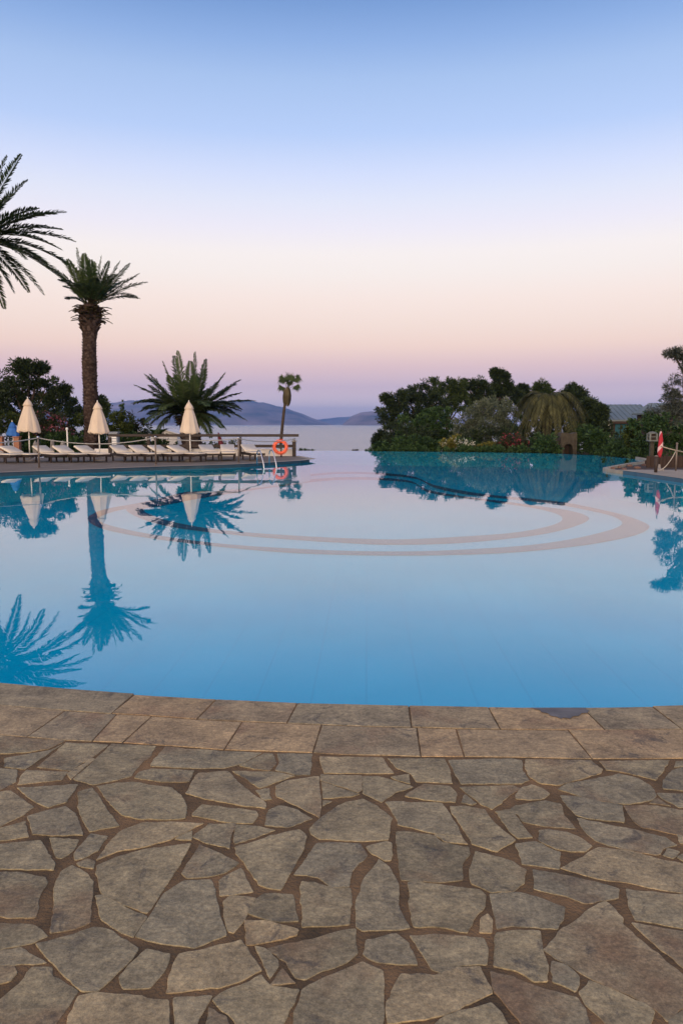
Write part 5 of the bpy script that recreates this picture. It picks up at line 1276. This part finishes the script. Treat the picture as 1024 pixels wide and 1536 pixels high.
# barrier on the right deck
pr = [P(983, 708.5, DECK), P(1013, 706, DECK), P(1062, 712, DECK)]
PR = []
for i, (b, lab, pt, mt_) in enumerate(zip(pr, ['short wooden post directly left of the striped parasol pole', 'thin dark post right of the striped parasol', 'thin barrier post outside the right frame edge'], (684, 665, 678), ('rail_wood', 'post_metal', 'post_metal'))):
    h = at(project(b)[0], pt, b.y).z-DECK; t = thing('barrier_post', lab, 'post', b)
    MB().tube([(0,0,0),(0,0,h)], 0.028 if i else .05, 10).build('post', M[mt_], t, smooth=True)
    mb = MB(); mb.lathe([(0.03 if i else .055,h-.02),(0.04 if i else .065,h),(0.02,h+.03)], 10); mb.build('cap', M['post_metal'], t, smooth=True)
    PR.append(Vector((b.x, b.y, DECK+h-.03)))
s0 = at(991, 669, 24.1)
rope('barrier_rope', [s0, at(1014, 675.5, 24.0), at(1062, 683, 22.5)], [0.01, 0.02], 'taut pale rope running from the striped parasol to the right frame edge', 0.02, 'rim')
rope('barrier_rope', [at(991, 704, 24.15), at(1001, 696, 24.1), at(1013, 677, 24.0)], [0.03, 0.03], 'slack brown rope rising from the parasol foot to the dark post', 0.016)
# dark timber fence at the back of the right deck
t = thing('timber_fence', 'dark timber board fence behind the right-hand deck', 'fence', (at(1010, 700, 27.5).x, 27.5, -0.1)); hh = at(1000, 684, 27.5).z+.1
mb = MB()
for i in range(34): mb.box((-0.95+i*0.15, random.uniform(-.01,.01), hh/2), (0.142, 0.03, hh*random.uniform(.97,1.0)))
mb.build('boards', M['dark_wall'], t); 
for z in (.25, hh-.2): MB().box((1.5, 0.045, z), (5.1, 0.05, 0.08)).build('rail', M['dark_wall'], t)
# stones lying in the planter, spilling leaves at its rim
for i, (px, py, w_) in enumerate([(918,703,9),(928,701,7),(936,704,8),(944,699,9),(925,705.5,5),(955,702,10),(962,706,7),(950,706,6),(966,698,8)]):
    c = P(px, py, 0.0); yd = c.y; r = w_/2*yd/F; mb = MB(); n = 12; vs = []; fs = []
    for a_ in range(7):
        th = math.pi*a_/6
        for q in range(n):
            a = 2*math.pi*q/n; d = Vector((math.sin(th)*math.cos(a), math.sin(th)*math.sin(a), math.cos(th))); f = 1+0.35*mn.noise(d*1.5+Vector((i*3.3, 0, 0))); vs.append((d.x*r*f, d.y*r*f, d.z*r*.6*f+r*.25))
    for a_ in range(6):
        for q in range(n): fs.append((a_*n+q, (a_+1)*n+q, (a_+1)*n+(q+1)%n, a_*n+(q+1)%n))
    mb.add(vs, fs); o = mb.build('planter_stone', M['planter_rock'] if 'planter_rock' in M else M.setdefault('planter_rock', surf('planter_rock', (0.10,0.055,0.04), (0.22,0.13,0.10), 4, .9, .6, 12, .02)), loc=(c.x, c.y, -0.02))
    tag(o, 'reddish brown stone lying in the white-rimmed planter on the right', 'stone', 'stones in the planter')

# ------------------------------------------------------------------ evening haze over the bay
m = bpy.data.materials.new('haze'); m.use_nodes = True; nt = m.node_tree; nt.nodes.clear()
out = nt.nodes.new('ShaderNodeOutputMaterial'); pv = nt.nodes.new('ShaderNodeVolumePrincipled'); nt.links.new(pv.outputs[0], out.inputs['Volume'])
pv.inputs['Color'].default_value = (0.20, 0.44, 1.0, 1); pv.inputs['Density'].default_value = 8.6e-5; pv.inputs['Anisotropy'].default_value = 0.0
mb = MB(); mb.box((0, 9300, (SEA-22+400)/2), (25000, 19600, 400-SEA+22)); o = mb.build('haze', m); o['kind'] = 'stuff'
